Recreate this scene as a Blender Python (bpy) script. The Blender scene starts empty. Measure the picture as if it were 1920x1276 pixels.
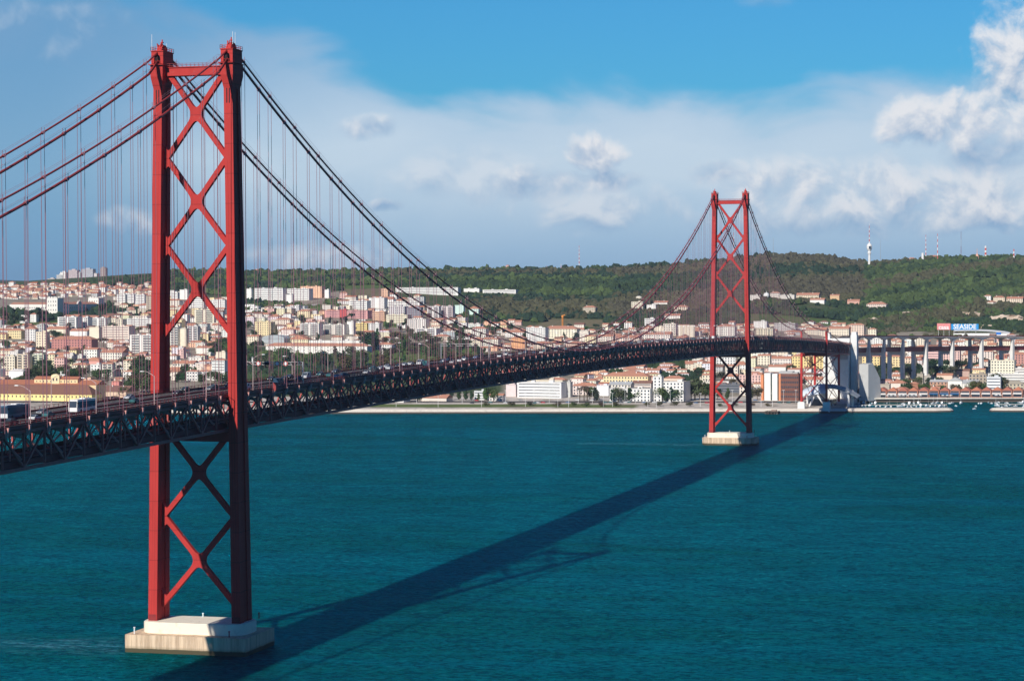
import bpy, math, random
import numpy as np
from mathutils import Matrix, Vector
PI = math.pi
random.seed(7); RNG = np.random.default_rng(7)
sc = bpy.context.scene
COL = sc.collection

# ---------------------------------------------------------------- camera
CAM = np.array([-658.395, -276.843, 108.991]); YAW, PIT, ROL, FPX = -.2604, .0183, -.0038, 4244.8
FW = np.array([math.cos(YAW)*math.cos(PIT), -math.sin(YAW)*math.cos(PIT), -math.sin(PIT)])
RT = np.array([-math.sin(YAW), -math.cos(YAW), 0.]); UP = np.cross(RT, FW)
FH = np.array([math.cos(YAW), -math.sin(YAW), 0.])
cd = bpy.data.cameras.new('camera'); cam = bpy.data.objects.new('camera', cd); COL.objects.link(cam)
cd.sensor_width = 36; cd.lens = FPX/1920*36; cd.clip_start = 1; cd.clip_end = 60000
_r = RT*math.cos(ROL)+UP*math.sin(ROL); _u = -RT*math.sin(ROL)+UP*math.cos(ROL); _b = -FW
cam.matrix_world = Matrix([[_r[i], _u[i], _b[i], CAM[i]] for i in range(3)]+[[0, 0, 0, 1]])
sc.camera = cam

# ---------------------------------------------------------------- sun, sky, exposure
SUN_TRAVEL = Vector((1.57, -.285, -1.0)).normalized()
sl = bpy.data.lights.new('sun', 'SUN'); sl.energy = 5.0; sl.angle = math.radians(.53); sl.color = (1, .945, .87)
so = bpy.data.objects.new('sun', sl); COL.objects.link(so)
so.rotation_euler = SUN_TRAVEL.to_track_quat('-Z', 'Y').to_euler()
SUN_EL = math.asin(-SUN_TRAVEL.z); TO_SUN = -SUN_TRAVEL
vs = sc.view_settings; vs.view_transform = 'Standard'; vs.look = 'None'; vs.exposure = 0; vs.gamma = 1; vs.use_curve_mapping = False

W = bpy.data.worlds.new('World'); sc.world = W; W.use_nodes = True
class NT:
    """tiny node-graph helper"""
    def __init__(s, nt): s.nt = nt; nt.nodes.clear()
    def n(s, t, **k):
        o = s.nt.nodes.new(t)
        for a, b in k.items(): setattr(o, a, b)
        return o
    def inp(s, sock, v):
        if v is None: return
        if hasattr(v, 'is_output'): s.nt.links.new(v, sock)
        elif isinstance(v, (tuple, list)) and len(v) == 3 and sock.type == 'RGBA': sock.default_value = (*v, 1)
        else: sock.default_value = v
    def m(s, op, a, b=None, c=None, clamp=False):
        o = s.n('ShaderNodeMath', operation=op); o.use_clamp = clamp
        for i, v in enumerate((a, b, c)): s.inp(o.inputs[i], v)
        return o.outputs[0]
    def vm(s, op, a, b=None):
        o = s.n('ShaderNodeVectorMath', operation=op)
        for i, v in enumerate((a, b)): s.inp(o.inputs[i], v)
        return o.outputs[1] if op in ('LENGTH', 'DOT_PRODUCT') else o.outputs[0]
    def sep(s, v):
        o = s.n('ShaderNodeSeparateXYZ'); s.inp(o.inputs[0], v); return o.outputs
    def comb(s, x, y, z=0.):
        o = s.n('ShaderNodeCombineXYZ')
        for i, v in enumerate((x, y, z)): s.inp(o.inputs[i], v)
        return o.outputs[0]
    def noise(s, vec, scale, det=4, rough=.55, dist=0.):
        o = s.n('ShaderNodeTexNoise'); s.inp(o.inputs['Vector'], vec)
        o.inputs['Scale'].default_value = scale; o.inputs['Detail'].default_value = det
        o.inputs['Roughness'].default_value = rough; o.inputs['Distortion'].default_value = dist
        return o.outputs['Fac']
    def mix(s, f, a, b, mode='MIX'):
        o = s.n('ShaderNodeMix', data_type='RGBA', blend_type=mode)
        s.inp(o.inputs[0], f); s.inp(o.inputs[6], a); s.inp(o.inputs[7], b); return o.outputs[2]
    def ramp(s, f, lo, hi):
        o = s.n('ShaderNodeMapRange'); o.interpolation_type = 'SMOOTHSTEP'
        s.inp(o.inputs[0], f); o.inputs[1].default_value = lo; o.inputs[2].default_value = hi
        return o.outputs[0]

def sky_world():
    g = NT(W.node_tree)
    sky = g.n('ShaderNodeTexSky', sky_type='NISHITA'); sky.sun_disc = False
    sky.sun_elevation = SUN_EL; sky.sun_rotation = math.atan2(TO_SUN.x, TO_SUN.y)
    sky.altitude = 100; sky.air_density = 1.1; sky.dust_density = .6; sky.ozone_density = 3.0
    d = g.n('ShaderNodeTexCoord').outputs['Generated']
    x, y, z = g.sep(d)[:3]
    az = g.m('MULTIPLY', g.m('ARCTAN2', y, x), -1.0)            # grows towards the east
    el = g.m('ARCSINE', z)
    # degrees, measured from north-by-the-bridge and from the horizon
    A = g.m('MULTIPLY', az, 57.2958); E_ = g.m('MULTIPLY', el, 57.2958)
    P = g.comb(A, E_)
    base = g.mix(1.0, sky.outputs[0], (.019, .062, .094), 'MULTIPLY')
    n1 = g.noise(g.comb(g.m('MULTIPLY', A, .45), E_), .5, 6, .5, .3)      # broad veil, stretched sideways
    n2 = g.noise(P, .8, 9, .56, .3)                                     # billows
    n3 = g.noise(g.vm('ADD', P, (-.12, .32, 0.0)), .8, 9, .56, .3)        # same billows a little higher: which side is lit
    n4 = g.noise(P, .25, 4, .5)
    hz_ = g.m('SUBTRACT', 1.0, g.ramp(E_, -.5, 4.0)); base = g.mix(g.m('MULTIPLY', hz_, .85), base, (.21, .41, .655))
    # a broad high veil over the northern sky with a ragged upper edge, brightest in a band
    right = g.ramp(A, -26., -17.)
    topl = g.m('SUBTRACT', 8.2, g.m('MULTIPLY', right, 2.9))
    topl = g.m('ADD', topl, g.m('MULTIPLY', g.m('SUBTRACT', n1, .5), 4.2))
    veil = g.ramp(g.m('SUBTRACT', topl, E_), -.35, .9)
    b_ = g.m('DIVIDE', g.m('SUBTRACT', E_, 3.5), 2.0); band = g.m('EXPONENT', g.m('MULTIPLY', g.m('MULTIPLY', b_, b_), -1.))
    br = g.m('MULTIPLY', g.m('MULTIPLY', band, g.m('ADD', .15, g.m('MULTIPLY', g.ramp(A, -27., -21.), .85))), g.m('ADD', .45, g.m('MULTIPLY', n1, 1.0)), clamp=True)
    vcol = g.mix(br, g.mix(right, (.17, .35, .58), (.30, .495, .715)), (.60, .71, .83))
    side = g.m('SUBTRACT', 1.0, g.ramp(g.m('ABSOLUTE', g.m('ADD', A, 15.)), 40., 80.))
    dens = g.m('MULTIPLY', g.m('MULTIPLY', veil, g.m('ADD', .78, g.m('MULTIPLY', right, .12))), g.m('ADD', .15, g.m('MULTIPLY', side, .85)))
    c = g.mix(dens, base, vcol)
    # cumulus: (azimuth, elevation, half width, half height) in degrees, strength, whiteness
    def px(u, v): return (-14.92+math.degrees(math.atan((u-960)/FPX)), math.degrees((560-v)/FPX))
    blobs = [(1915, 108, 92, 92, 1.0, .95), (1880, 175, 70, 60, .75, .55), (1790, 235, 125, 62, 1.0, .95), (1730, 215, 60, 40, .9, 1.),
             (1850, 300, 95, 50, .9, .1), (1640, 355, 230, 60, .85, .95), (1860, 375, 170, 65, .88, .95), (1450, 345, 130, 55, .85, .9),
             (1620, 415, 330, 36, .6, .6), (1122, 305, 62, 46, 1.0, .95), (1085, 342, 90, 30, .85, .45), (1155, 340, 55, 24, .9, .0), (1010, 345, 80, 42, .9, .3),
             (1340, 325, 55, 26, .85, .5), (690, 240, 66, 26, .75, .6), (728, 384, 34, 13, .7, .0), (245, 415, 60, 32, .6, .7),
             (590, 482, 150, 36, .7, .9), (1120, 390, 170, 50, .6, .9), (900, 330, 200, 55, .4, .95), 
             (1440, 12, 60, 18, .3, .4), (60, 70, 190, 60, .28, .0)]
    for (u, v, hw, hh, st, wh) in blobs:
        a0, e0 = px(u, v); ha, he = math.degrees(hw/FPX), math.degrees(hh/FPX)
        dx = g.m('DIVIDE', g.m('SUBTRACT', A, a0), ha); dy = g.m('DIVIDE', g.m('SUBTRACT', E_, e0), he)
        r2 = g.m('ADD', g.m('MULTIPLY', dx, dx), g.m('MULTIPLY', dy, dy))
        f = g.m('SUBTRACT', 1.1, g.m('MULTIPLY', r2, .75))
        f = g.m('ADD', f, g.m('MULTIPLY', g.m('SUBTRACT', n2, .5), 3.4 if st >= .95 else 2.6))
        f = g.m('MULTIPLY', g.ramp(f, .15, 1.0 if st >= .95 else 1.4), st)
        lit = g.m('ADD', g.m('ADD', g.m('MULTIPLY', g.m('SUBTRACT', n2, n3), 3.5), g.m('MULTIPLY', dy, .45)), wh*.72+.08, clamp=True)
        cc = g.mix(lit, (.23, .39, .61), (.80, .82, .86))
        c = g.mix(f, c, cc)
    # sky dimmed overhead and away from the cloud bank to lower the fill light
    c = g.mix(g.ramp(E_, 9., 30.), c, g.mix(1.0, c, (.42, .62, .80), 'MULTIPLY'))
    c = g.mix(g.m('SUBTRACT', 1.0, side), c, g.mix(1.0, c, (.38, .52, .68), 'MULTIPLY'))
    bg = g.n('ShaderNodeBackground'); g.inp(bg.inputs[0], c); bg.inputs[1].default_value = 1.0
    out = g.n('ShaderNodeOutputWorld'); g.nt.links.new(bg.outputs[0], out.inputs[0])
sky_world()

# ---------------------------------------------------------------- tools
def ray(px, py):
    dx, dy = px-960, py-638
    a = dx*math.cos(ROL)+dy*math.sin(ROL); b = -dx*math.sin(ROL)+dy*math.cos(ROL)
    return FW+RT*a/FPX-UP*b/FPX
def atz(px, py, z):
    r = ray(px, py); return CAM+r*((z-CAM[2])/r[2])
def topx(p):
    d = np.asarray(p, float)-CAM; u, v, w = d@RT, d@UP, d@FW
    a, b = FPX*u/w, -FPX*v/w
    return 960+a*math.cos(ROL)-b*math.sin(ROL), 638+a*math.sin(ROL)+b*math.cos(ROL), w

class MB:
    def __init__(s): s.v = []; s.f = []; s.mi = []; s.uv = []
    def add(s, vs_, fs_, mi=0, uv=None):
        o = len(s.v); s.v += [tuple(map(float, p)) for p in vs_]
        for k, f in enumerate(fs_):
            s.f.append([o+i for i in f]); s.mi.append(mi)
            s.uv.append(uv[k] if uv else None)
        return s
    def box(s, c, d, rz=0, mi=0, taper=1.0):
        hx, hy, hz = d[0]/2, d[1]/2, d[2]/2; co, si = math.cos(rz), math.sin(rz); P = []
        for z in (-1, 1):
            t = taper if z > 0 else 1
            for x, y in ((-1, -1), (1, -1), (1, 1), (-1, 1)):
                X, Y = x*hx*t, y*hy*t
                P.append((c[0]+X*co-Y*si, c[1]+X*si+Y*co, c[2]+z*hz))
        return s.add(P, [(0, 3, 2, 1), (4, 5, 6, 7), (0, 1, 5, 4), (1, 2, 6, 5), (2, 3, 7, 6), (3, 0, 4, 7)], mi)
    def beam(s, p, q, w, h, mi=0, up=(0, 0, 1)):
        p, q = Vector(p), Vector(q); d = (q-p).normalized(); u = Vector(up)
        if abs(d.dot(u)) > .98: u = Vector((1, 0, 0))
        r = d.cross(u).normalized(); u = r.cross(d); P = []
        for e in (p, q):
            for a, b in ((-1, -1), (1, -1), (1, 1), (-1, 1)): P.append(e+r*a*w/2+u*b*h/2)
        return s.add(P, [(0, 1, 2, 3), (7, 6, 5, 4), (0, 4, 5, 1), (1, 5, 6, 2), (2, 6, 7, 3), (3, 7, 4, 0)], mi)
    def tube(s, pts, r, n=6, mi=0, cap=True):
        pts = [Vector(p) for p in pts]; R_ = r if isinstance(r, (list, tuple)) else [r]*len(pts); P = []; F = []
        for i, p in enumerate(pts):
            d = (pts[min(i+1, len(pts)-1)]-pts[max(i-1, 0)]).normalized()
            u = Vector((0, 0, 1)) if abs(d.z) < .95 else Vector((1, 0, 0))
            a = d.cross(u).normalized(); b = a.cross(d)
            for k in range(n):
                t = 2*PI*k/n; P.append(p+(a*math.cos(t)+b*math.sin(t))*R_[i])
            if i:
                for k in range(n):
                    k2 = (k+1) % n; F.append(((i-1)*n+k, (i-1)*n+k2, i*n+k2, i*n+k))
        if cap: F += [tuple(range(n-1, -1, -1)), tuple((len(pts)-1)*n+k for k in range(n))]
        return s.add(P, F, mi)
    def prism(s, poly, f, a, b, mi=0):
        """poly: 2-D points; f(u,v,w)->xyz; extruded from w=a to w=b"""
        n = len(poly); P = [f(u, v, a) for u, v in poly]+[f(u, v, b) for u, v in poly]
        F = [tuple(range(n)), tuple(range(2*n-1, n-1, -1))]+[(i, i+n, (i+1) % n+n, (i+1) % n) for i in range(n)]
        return s.add(P, F, mi)
    def mesh(s, name, mats, smooth=False):
        me = bpy.data.meshes.new(name); me.from_pydata(s.v, [], s.f)
        for m_ in (mats if isinstance(mats, (list, tuple)) else [mats]): me.materials.append(m_)
        if any(s.mi): me.polygons.foreach_set('material_index', s.mi)
        if any(u is not None for u in s.uv):
            uvl = me.uv_layers.new(name='UVMap'); k = 0; buf = []
            for f, u in zip(s.f, s.uv):
                buf += [c for p in (u if u else [(-9., -9.)]*len(f)) for c in p]
            uvl.data.foreach_set('uv', buf)
        if smooth: me.polygons.foreach_set('use_smooth', [True]*len(s.f))
        me.update(); return me
    def build(s, name, mats, parent=None, smooth=False, loc=None):
        return link(name, s.mesh(name, mats, smooth), parent, loc)
def link(name, me, parent=None, loc=None, rz=0, col=None):
    o = bpy.data.objects.new(name, me); COL.objects.link(o)
    if parent is not None: o.parent = parent
    if loc is not None: o.location = loc
    if rz: o.rotation_euler = (0, 0, rz)
    if col: o.color = (*col, 1)
    return o
def tag(o, label=None, cat=None, group=None, kind=None):
    if label: o['label'] = label
    if cat: o['category'] = cat
    if group: o['group'] = group
    if kind: o['kind'] = kind
    return o
def empty(name, loc=(0, 0, 0), rz=0):
    o = bpy.data.objects.new(name, None); COL.objects.link(o); o.location = loc; o.rotation_euler = (0, 0, rz); o.empty_display_size = 1
    return o
def copy_tree(o, parent=None):
    c = o.copy(); COL.objects.link(c); c.parent = parent
    for ch in KIDS.get(o.name, []): copy_tree_child(ch, c)
    return c
KIDS = {}
def kids(o, *ch): KIDS[o.name] = list(ch)
def copy_tree_child(ch, p):
    c = ch.copy(); COL.objects.link(c); c.parent = p
    for g_ in KIDS.get(ch.name, []): copy_tree_child(g_, c)

# ---------------------------------------------------------------- materials
def principled(g, col, rough=.7, metal=0., spec=.5, normal=None):
    b = g.n('ShaderNodeBsdfPrincipled'); g.inp(b.inputs['Base Color'], col); g.inp(b.inputs['Roughness'], rough)
    b.inputs['Metallic'].default_value = metal; b.inputs['Specular IOR Level'].default_value = spec
    if normal is not None: g.inp(b.inputs['Normal'], normal)
    o = g.n('ShaderNodeOutputMaterial'); g.nt.links.new(b.outputs[0], o.inputs[0]); return b
def bump(g, h, st, dist):
    b = g.n('ShaderNodeBump'); b.inputs['Strength'].default_value = st; b.inputs['Distance'].default_value = dist
    g.inp(b.inputs['Height'], h); return b.outputs[0]
def mat(name, col, rough=.7, var=.15, scale=.3, metal=0., spec=.3, bmp=0., grime=None, objcol=False, world=True):
    m_ = bpy.data.materials.new(name); m_.use_nodes = True; g = NT(m_.node_tree)
    pos = g.n('ShaderNodeNewGeometry').outputs['Position'] if world else g.n('ShaderNodeTexCoord').outputs['Object']
    n = g.noise(pos, scale, 5, .6)
    c = g.n('ShaderNodeObjectInfo').outputs['Color'] if objcol else col
    k = g.m('ADD', 1-var, g.m('MULTIPLY', n, 2*var))
    c = g.mix(1.0, c, g.comb(k, k, k), 'MULTIPLY')
    if grime:
        n2 = g.noise(pos, grime[1], 6, .7); c = g.mix(g.m('MULTIPLY', g.ramp(n2, .5, .72), grime[2]), c, grime[0])
    principled(g, c, rough, metal, spec, bump(g, n, bmp, .3) if bmp else None)
    return m_
def red_paint(name, col):
    m_ = bpy.data.materials.new(name); m_.use_nodes = True; g = NT(m_.node_tree)
    pos = g.n('ShaderNodeNewGeometry').outputs['Position']
    x, y, z = g.sep(pos)[:3]
    n = g.noise(g.vm('MULTIPLY', pos, (1., 1., .25)), .35, 6, .65)
    k = g.m('ADD', .82, g.m('MULTIPLY', n, .36)); c = g.mix(1.0, col, g.comb(k, k, k), 'MULTIPLY')
    seam = g.m('LESS_THAN', g.m('FRACT', g.m('DIVIDE', z, 9.25)), .022)
    # every plate between two seams weathered a little differently
    pl = g.noise(g.comb(g.m('MULTIPLY', y, .12), g.m('FLOOR', g.m('DIVIDE', z, 9.25)), 3.1), 1.7, 0)
    k2 = g.m('ADD', .90, g.m('MULTIPLY', pl, .2)); c = g.mix(1.0, c, g.comb(k2, k2, k2), 'MULTIPLY')
    off = g.m('SUBTRACT', g.m('ABSOLUTE', y), g.m('SUBTRACT', 14.081, g.m('MULTIPLY', z, .013446)))
    vl = g.m('LESS_THAN', g.m('ABSOLUTE', g.m('SUBTRACT', g.m('ABSOLUTE', g.m('ADD', off, .05)), .42)), .05); vl = g.m('MULTIPLY', vl, g.m('LESS_THAN', z, 152.))
    seam = g.m('MAXIMUM', seam, g.m('MULTIPLY', vl, .9))
    rs = g.ramp(g.noise(g.vm('MULTIPLY', pos, (1.3, 1.3, .06)), 1.0, 5, .75), .54, .74); c = g.mix(g.m('MULTIPLY', rs, .35), c, (.16, .03, .02))
    c = g.mix(g.m('MULTIPLY', seam, .45), c, (.05, .01, .01))
    fade = g.ramp(g.noise(pos, .22, 8, .75), .62, .72)
    c = g.mix(g.m('MULTIPLY', fade, .35), c, (.55, .20, .16))
    principled(g, c, .65, 0, .12); return m_
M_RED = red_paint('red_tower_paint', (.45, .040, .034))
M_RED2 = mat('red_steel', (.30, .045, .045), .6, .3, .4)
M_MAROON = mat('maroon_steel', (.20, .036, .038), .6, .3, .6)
M_TRUSS = mat('dark_truss_steel', (.42, .10, .09), .6, .3, .8)
M_BRK = mat('pink_bracket_steel', (.62, .30, .26), .6, .2, .8)
M_CABLE = mat('cable_paint', (.30, .04, .035), .5, .15, .3)
M_ROPE = mat('hanger_rope', (.30, .14, .17), .5, .2, .3)
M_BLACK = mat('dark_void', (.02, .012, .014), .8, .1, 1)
M_ROAD = mat('asphalt', (.085, .078, .075), .85, .25, .15, bmp=.1)
M_LINE = mat('lane_paint', (.7, .7, .66), .7, .1, 1)
M_GALV = mat('galvanised_steel', (.45, .44, .42), .45, .15, 1, metal=.3)
M_POLE = mat('pinkish_pole_paint', (.52, .38, .36), .5, .15, .5)
M_WHITE = mat('white_paint', (.8, .79, .76), .55, .06, .5)
M_LAMPH = mat('lamp_head', (.75, .75, .72), .4, .05, 1)
M_GLASS = mat('dark_window_glass', (.045, .06, .08), .15, .2, .8, spec=.6)
M_GLASSB = mat('blue_bus_glass', (.015, .09, .14), .12, .3, 1.5, spec=.7)
M_TYRE = mat('tyre_rubber', (.02, .02, .02), .8, .1, 1)
M_CARP = mat('car_paint', (1, 1, 1), .25, .04, .5, spec=.6, objcol=True, world=False)
M_ANY = mat('painted_surface', (1, 1, 1), .7, .12, .15, objcol=True, grime=((.35, .3, .25), .35, .25))
M_ROOF = mat('clay_roof_tiles', (1, 1, 1), .8, .28, .5, objcol=True, bmp=.2, grime=((.16, .09, .06), .25, .45))
M_CONC = mat('white_concrete', (.74, .73, .69), .75, .10, .06, grime=((.38, .35, .30), .08, .4))
M_STONE = mat('quay_stone', (.66, .60, .51), .8, .18, .2, bmp=.2, grime=((.3, .27, .22), .3, .4))
M_TIDE = mat('tidal_dark_stone', (.085, .065, .05), .8, .3, .4)
M_PAVE = mat('quay_paving', (.50, .45, .40), .85, .14, .05, grime=((.34, .31, .27), .05, .5))
M_LEAFB = None
def pier_concrete():
    m_ = bpy.data.materials.new('streaked_pier_concrete'); m_.use_nodes = True; g = NT(m_.node_tree)
    pos = g.n('ShaderNodeNewGeometry').outputs['Position']; x, y, z = g.sep(pos)[:3]
    st = g.noise(g.vm('MULTIPLY', pos, (1., 1., .05)), .55, 7, .8)
    n = g.noise(pos, .5, 6, .6)
    c = g.mix(g.ramp(st, .40, .62), (.78, .56, .36), (.42, .27, .16))
    c = g.mix(g.m('MULTIPLY', n, .35), c, (.66, .58, .46))
    zz = g.m('ADD', z, g.m('MULTIPLY', g.m('SUBTRACT', n, .5), .5))
    tide = g.m('SUBTRACT', 1.0, g.ramp(zz, 1.15, 1.5)); c = g.mix(tide, c, (.045, .035, .022)); al = g.m('SUBTRACT', 1.0, g.ramp(zz, 1.5, 2.3)); c = g.mix(g.m('MULTIPLY', al, .35), c, (.16, .14, .07))
    principled(g, c, .8, 0, .2, bump(g, n, .2, .3)); return m_
M_PIER = pier_concrete()
def wall_windows():
    m_ = bpy.data.materials.new('house_wall_plaster'); m_.use_nodes = True; g = NT(m_.node_tree)
    uv = g.n('ShaderNodeUVMap'); uv.uv_map = 'UVMap'; u, v, _ = g.sep(uv.outputs[0])[:3]
    oi = g.n('ShaderNodeObjectInfo'); pos = g.n('ShaderNodeNewGeometry').outputs['Position']
    rn = oi.outputs['Random']
    per = g.m('ADD', 2.7, g.m('MULTIPLY', rn, 1.5))
    fu = g.m('FRACT', g.m('DIVIDE', u, per)); fv = g.m('FRACT', g.m('DIVIDE', v, 3.0))
    wu = g.m('MULTIPLY', g.m('GREATER_THAN', fu, .34), g.m('LESS_THAN', fu, .70))
    wv = g.m('MULTIPLY', g.m('GREATER_THAN', fv, .32), g.m('LESS_THAN', fv, .80))
    w = g.m('MULTIPLY', wu, wv); w = g.m('MULTIPLY', w, g.m('GREATER_THAN', u, -1.))
    cell = g.comb(g.m('FLOOR', g.m('DIVIDE', u, per)), g.m('FLOOR', g.m('DIVIDE', v, 3.0)), g.m('MULTIPLY', rn, 50))
    cn = g.n('ShaderNodeTexWhiteNoise', noise_dimensions='3D'); g.inp(cn.inputs['Vector'], cell)
    w = g.m('MULTIPLY', w, g.m('LESS_THAN', cn.outputs['Value'], .88))
    n = g.noise(pos, .25, 5, .7); k = g.m('ADD', .84, g.m('MULTIPLY', n, .32))
    c = g.mix(1.0, oi.outputs['Color'], g.comb(k, k, k), 'MULTIPLY')
    st = g.ramp(g.noise(g.vm('MULTIPLY', pos, (1, 1, .15)), .5, 5, .7), .52, .72)
    c = g.mix(g.m('MULTIPLY', st, .28), c, (.34, .29, .24))
    wc = g.mix(cn.outputs['Value'], (.07, .07, .085), (.34, .29, .25))
    c = g.mix(w, c, wc)
    principled(g, c, .75, 0, .3); return m_
M_WALL = wall_windows()
def attr_mat(name, rough=.8, nscale=.5, var=.25, bmp=0., extra=None):
    m_ = bpy.data.materials.new(name); m_.use_nodes = True; g = NT(m_.node_tree)
    a = g.n('ShaderNodeAttribute', attribute_name='tint', attribute_type='GEOMETRY'); pos = g.n('ShaderNodeNewGeometry').outputs['Position']
    n = g.noise(pos, nscale, 5, .7); k = g.m('ADD', 1-var, g.m('MULTIPLY', n, 2*var))
    c = g.mix(1.0, a.outputs['Color'], g.comb(k, k, k), 'MULTIPLY')
    if extra: c = extra(g, c, pos)
    principled(g, c, rough, 0, .15, bump(g, n, bmp, 1.) if bmp else None); return m_
M_FARH = attr_mat('distant_house_surfaces', .8, .3, .15)
M_WOOD = attr_mat('woodland_foliage', .9, .55, .5, 1.0)
def ground_extra(g, c, pos):
    n = g.noise(pos, .02, 6, .65); c = g.mix(g.m('MULTIPLY', g.ramp(n, .5, .62), .5), c, (.16, .13, .075))
    n = g.noise(pos, .11, 4, .7); return g.mix(g.m('MULTIPLY', g.ramp(n, .55, .65), .5), c, (.03, .05, .02))
M_GROUND = attr_mat('mixed_ground', .9, .15, .25, .3, ground_extra)
def leaf_mat():
    m_ = bpy.data.materials.new('leaf_foliage'); m_.use_nodes = True; g = NT(m_.node_tree)
    oi = g.n('ShaderNodeObjectInfo'); pos = g.n('ShaderNodeNewGeometry').outputs['Position']
    n = g.noise(pos, .5, 4, .7); k = g.m('ADD', .5, g.m('MULTIPLY', n, 1.0))
    c = g.mix(1.0, oi.outputs['Color'], g.comb(k, k, k), 'MULTIPLY')
    principled(g, c, .8, 0, .2); return m_
M_LEAF = leaf_mat()
M_TRUNK = mat('bark', (.10, .075, .055), .9, .3, 1)
def water_mat():
    m_ = bpy.data.materials.new('estuary_water'); m_.use_nodes = True; g = NT(m_.node_tree)
    pos = g.n('ShaderNodeNewGeometry').outputs['Position']
    P1 = g.vm('MULTIPLY', pos, (1., .45, 1.))
    big = g.noise(g.vm('MULTIPLY', pos, (1., .3, 1.)), .0075, 6, .62, .9); mid = g.noise(P1, .035, 5, .65, .5)
    c = g.mix(g.ramp(big, .38, .62), (.0001, .080, .058), (.0002, .108, .118))
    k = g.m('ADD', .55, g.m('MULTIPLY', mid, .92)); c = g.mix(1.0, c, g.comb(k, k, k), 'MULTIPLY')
    w1 = g.noise(g.vm('MULTIPLY', pos, (.8, .62, 1.)), .55, 5, .72, .6)
    w2 = g.noise(g.vm('MULTIPLY', pos, (1., .6, 1.)), .10, 4, .62, .5); w3 = g.noise(pos, 1.5, 3, .65)
    h = g.m('ADD', g.m('ADD', g.m('MULTIPLY', w1, 3.2), g.m('MULTIPLY', w2, 2.6)), g.m('MULTIPLY', w3, .9))
    ripple_light = g.m('MULTIPLY', g.ramp(w1, .60, .74), g.ramp(mid, .42, .66))
    X_, Y_, _z_ = g.sep(pos)[:3]; wk = 0.
    for (x0, sx_, ya, yb, am) in ((1004., 9., 18., 140., 1.), (1022., 7., -70., -20., .6), (-3., 13., 19., 95., .9), (1290., 14., -160., -120., .7), (1180., 40., -420., -300., .35), (1440., 16., -230., -175., .6)):
        dx = g.m('DIVIDE', g.m('SUBTRACT', X_, x0), sx_); gx = g.m('EXPONENT', g.m('MULTIPLY', g.m('MULTIPLY', dx, dx), -1.))
        gy = g.m('MULTIPLY', g.ramp(Y_, ya-6, ya+10), g.m('SUBTRACT', 1., g.ramp(Y_, yb-60, yb))); wk = g.m('MAXIMUM', wk, g.m('MULTIPLY', g.m('MULTIPLY', gx, gy), am))
    wn = g.noise(g.vm('MULTIPLY', pos, (1., .3, 1.)), .22, 6, .7, .8); wake = g.m('MULTIPLY', wk, g.ramp(wn, .42, .66))
    c = g.mix(g.m('MULTIPLY', ripple_light, .55), c, (.10, .36, .40))  # bright ripple flecks painted into the water colour for contrast
    c = g.mix(g.m('MULTIPLY', wake, .6), c, (.22, .42, .48))
    k = g.m('ADD', .36, g.m('MULTIPLY', g.ramp(g.m('ADD', g.m('MULTIPLY', w1, .7), g.m('MULTIPLY', w2, .3)), .41, .59), .98)); c = g.mix(1.0, c, g.comb(k, k, k), 'MULTIPLY')  # wave shading: light and dark of the ripples painted into the colour
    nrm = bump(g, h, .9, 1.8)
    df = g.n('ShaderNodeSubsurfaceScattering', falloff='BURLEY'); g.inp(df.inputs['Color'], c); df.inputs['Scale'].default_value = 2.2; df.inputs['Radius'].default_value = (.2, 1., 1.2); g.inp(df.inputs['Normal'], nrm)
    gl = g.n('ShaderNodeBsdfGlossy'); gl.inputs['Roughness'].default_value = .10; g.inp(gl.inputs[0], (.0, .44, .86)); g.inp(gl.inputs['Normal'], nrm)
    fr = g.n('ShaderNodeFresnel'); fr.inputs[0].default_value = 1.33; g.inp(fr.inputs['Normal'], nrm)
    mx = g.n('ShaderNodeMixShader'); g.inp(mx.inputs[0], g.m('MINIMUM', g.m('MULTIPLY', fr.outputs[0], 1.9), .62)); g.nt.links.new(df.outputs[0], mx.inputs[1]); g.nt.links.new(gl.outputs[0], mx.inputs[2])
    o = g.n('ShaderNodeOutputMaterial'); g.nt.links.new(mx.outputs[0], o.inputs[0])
    return m_
M_WATER = water_mat()

# ================================================================= SETTING
KX = [-500, 0, 320, 620, 900, 1150, 1320, 1480, 1640, 1780, 1920, 2400]
KD = [2100, 2350, 2500, 2700, 3000, 3300, 3600, 4000, 4500, 5000, 5500]
KY = {0: [749, 726, 698, 662, 629, 602, 569, 545, 533, 528], 320: [749, 728, 703, 668, 636, 608, 578, 552, 530, 512],
      620: [748, 728, 706, 680, 650, 618, 580, 540, 515, 509], 900: [748, 730, 712, 690, 660, 628, 590, 545, 514, 506],
      1150: [746, 728, 705, 675, 645, 620, 590, 545, 514, 504], 1320: [746, 728, 705, 673, 642, 614, 583, 538, 506, 494], 1480: [746, 728, 706, 675, 644, 615, 583, 532, 493, 480],
      1640: [746, 730, 710, 684, 654, 627, 591, 543, 510, 497], 1780: [746, 732, 714, 687, 655, 626, 590, 543, 503, 488], 1920: [746, 735, 718, 690, 655, 625, 590, 543, 501, 486]}
KY[-500] = KY[0]; KY[2400] = KY[1920]
def _z(px, py, D):
    r = ray(px, py); return CAM[2]+D/(r@FH)*r[2]
KZ = np.array([[3.4]+[_z(px, y, D) for y, D in zip(KY[px], KD[1:])] for px in KX])
KXt = np.array([(k-960)/FPX for k in KX])
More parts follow.
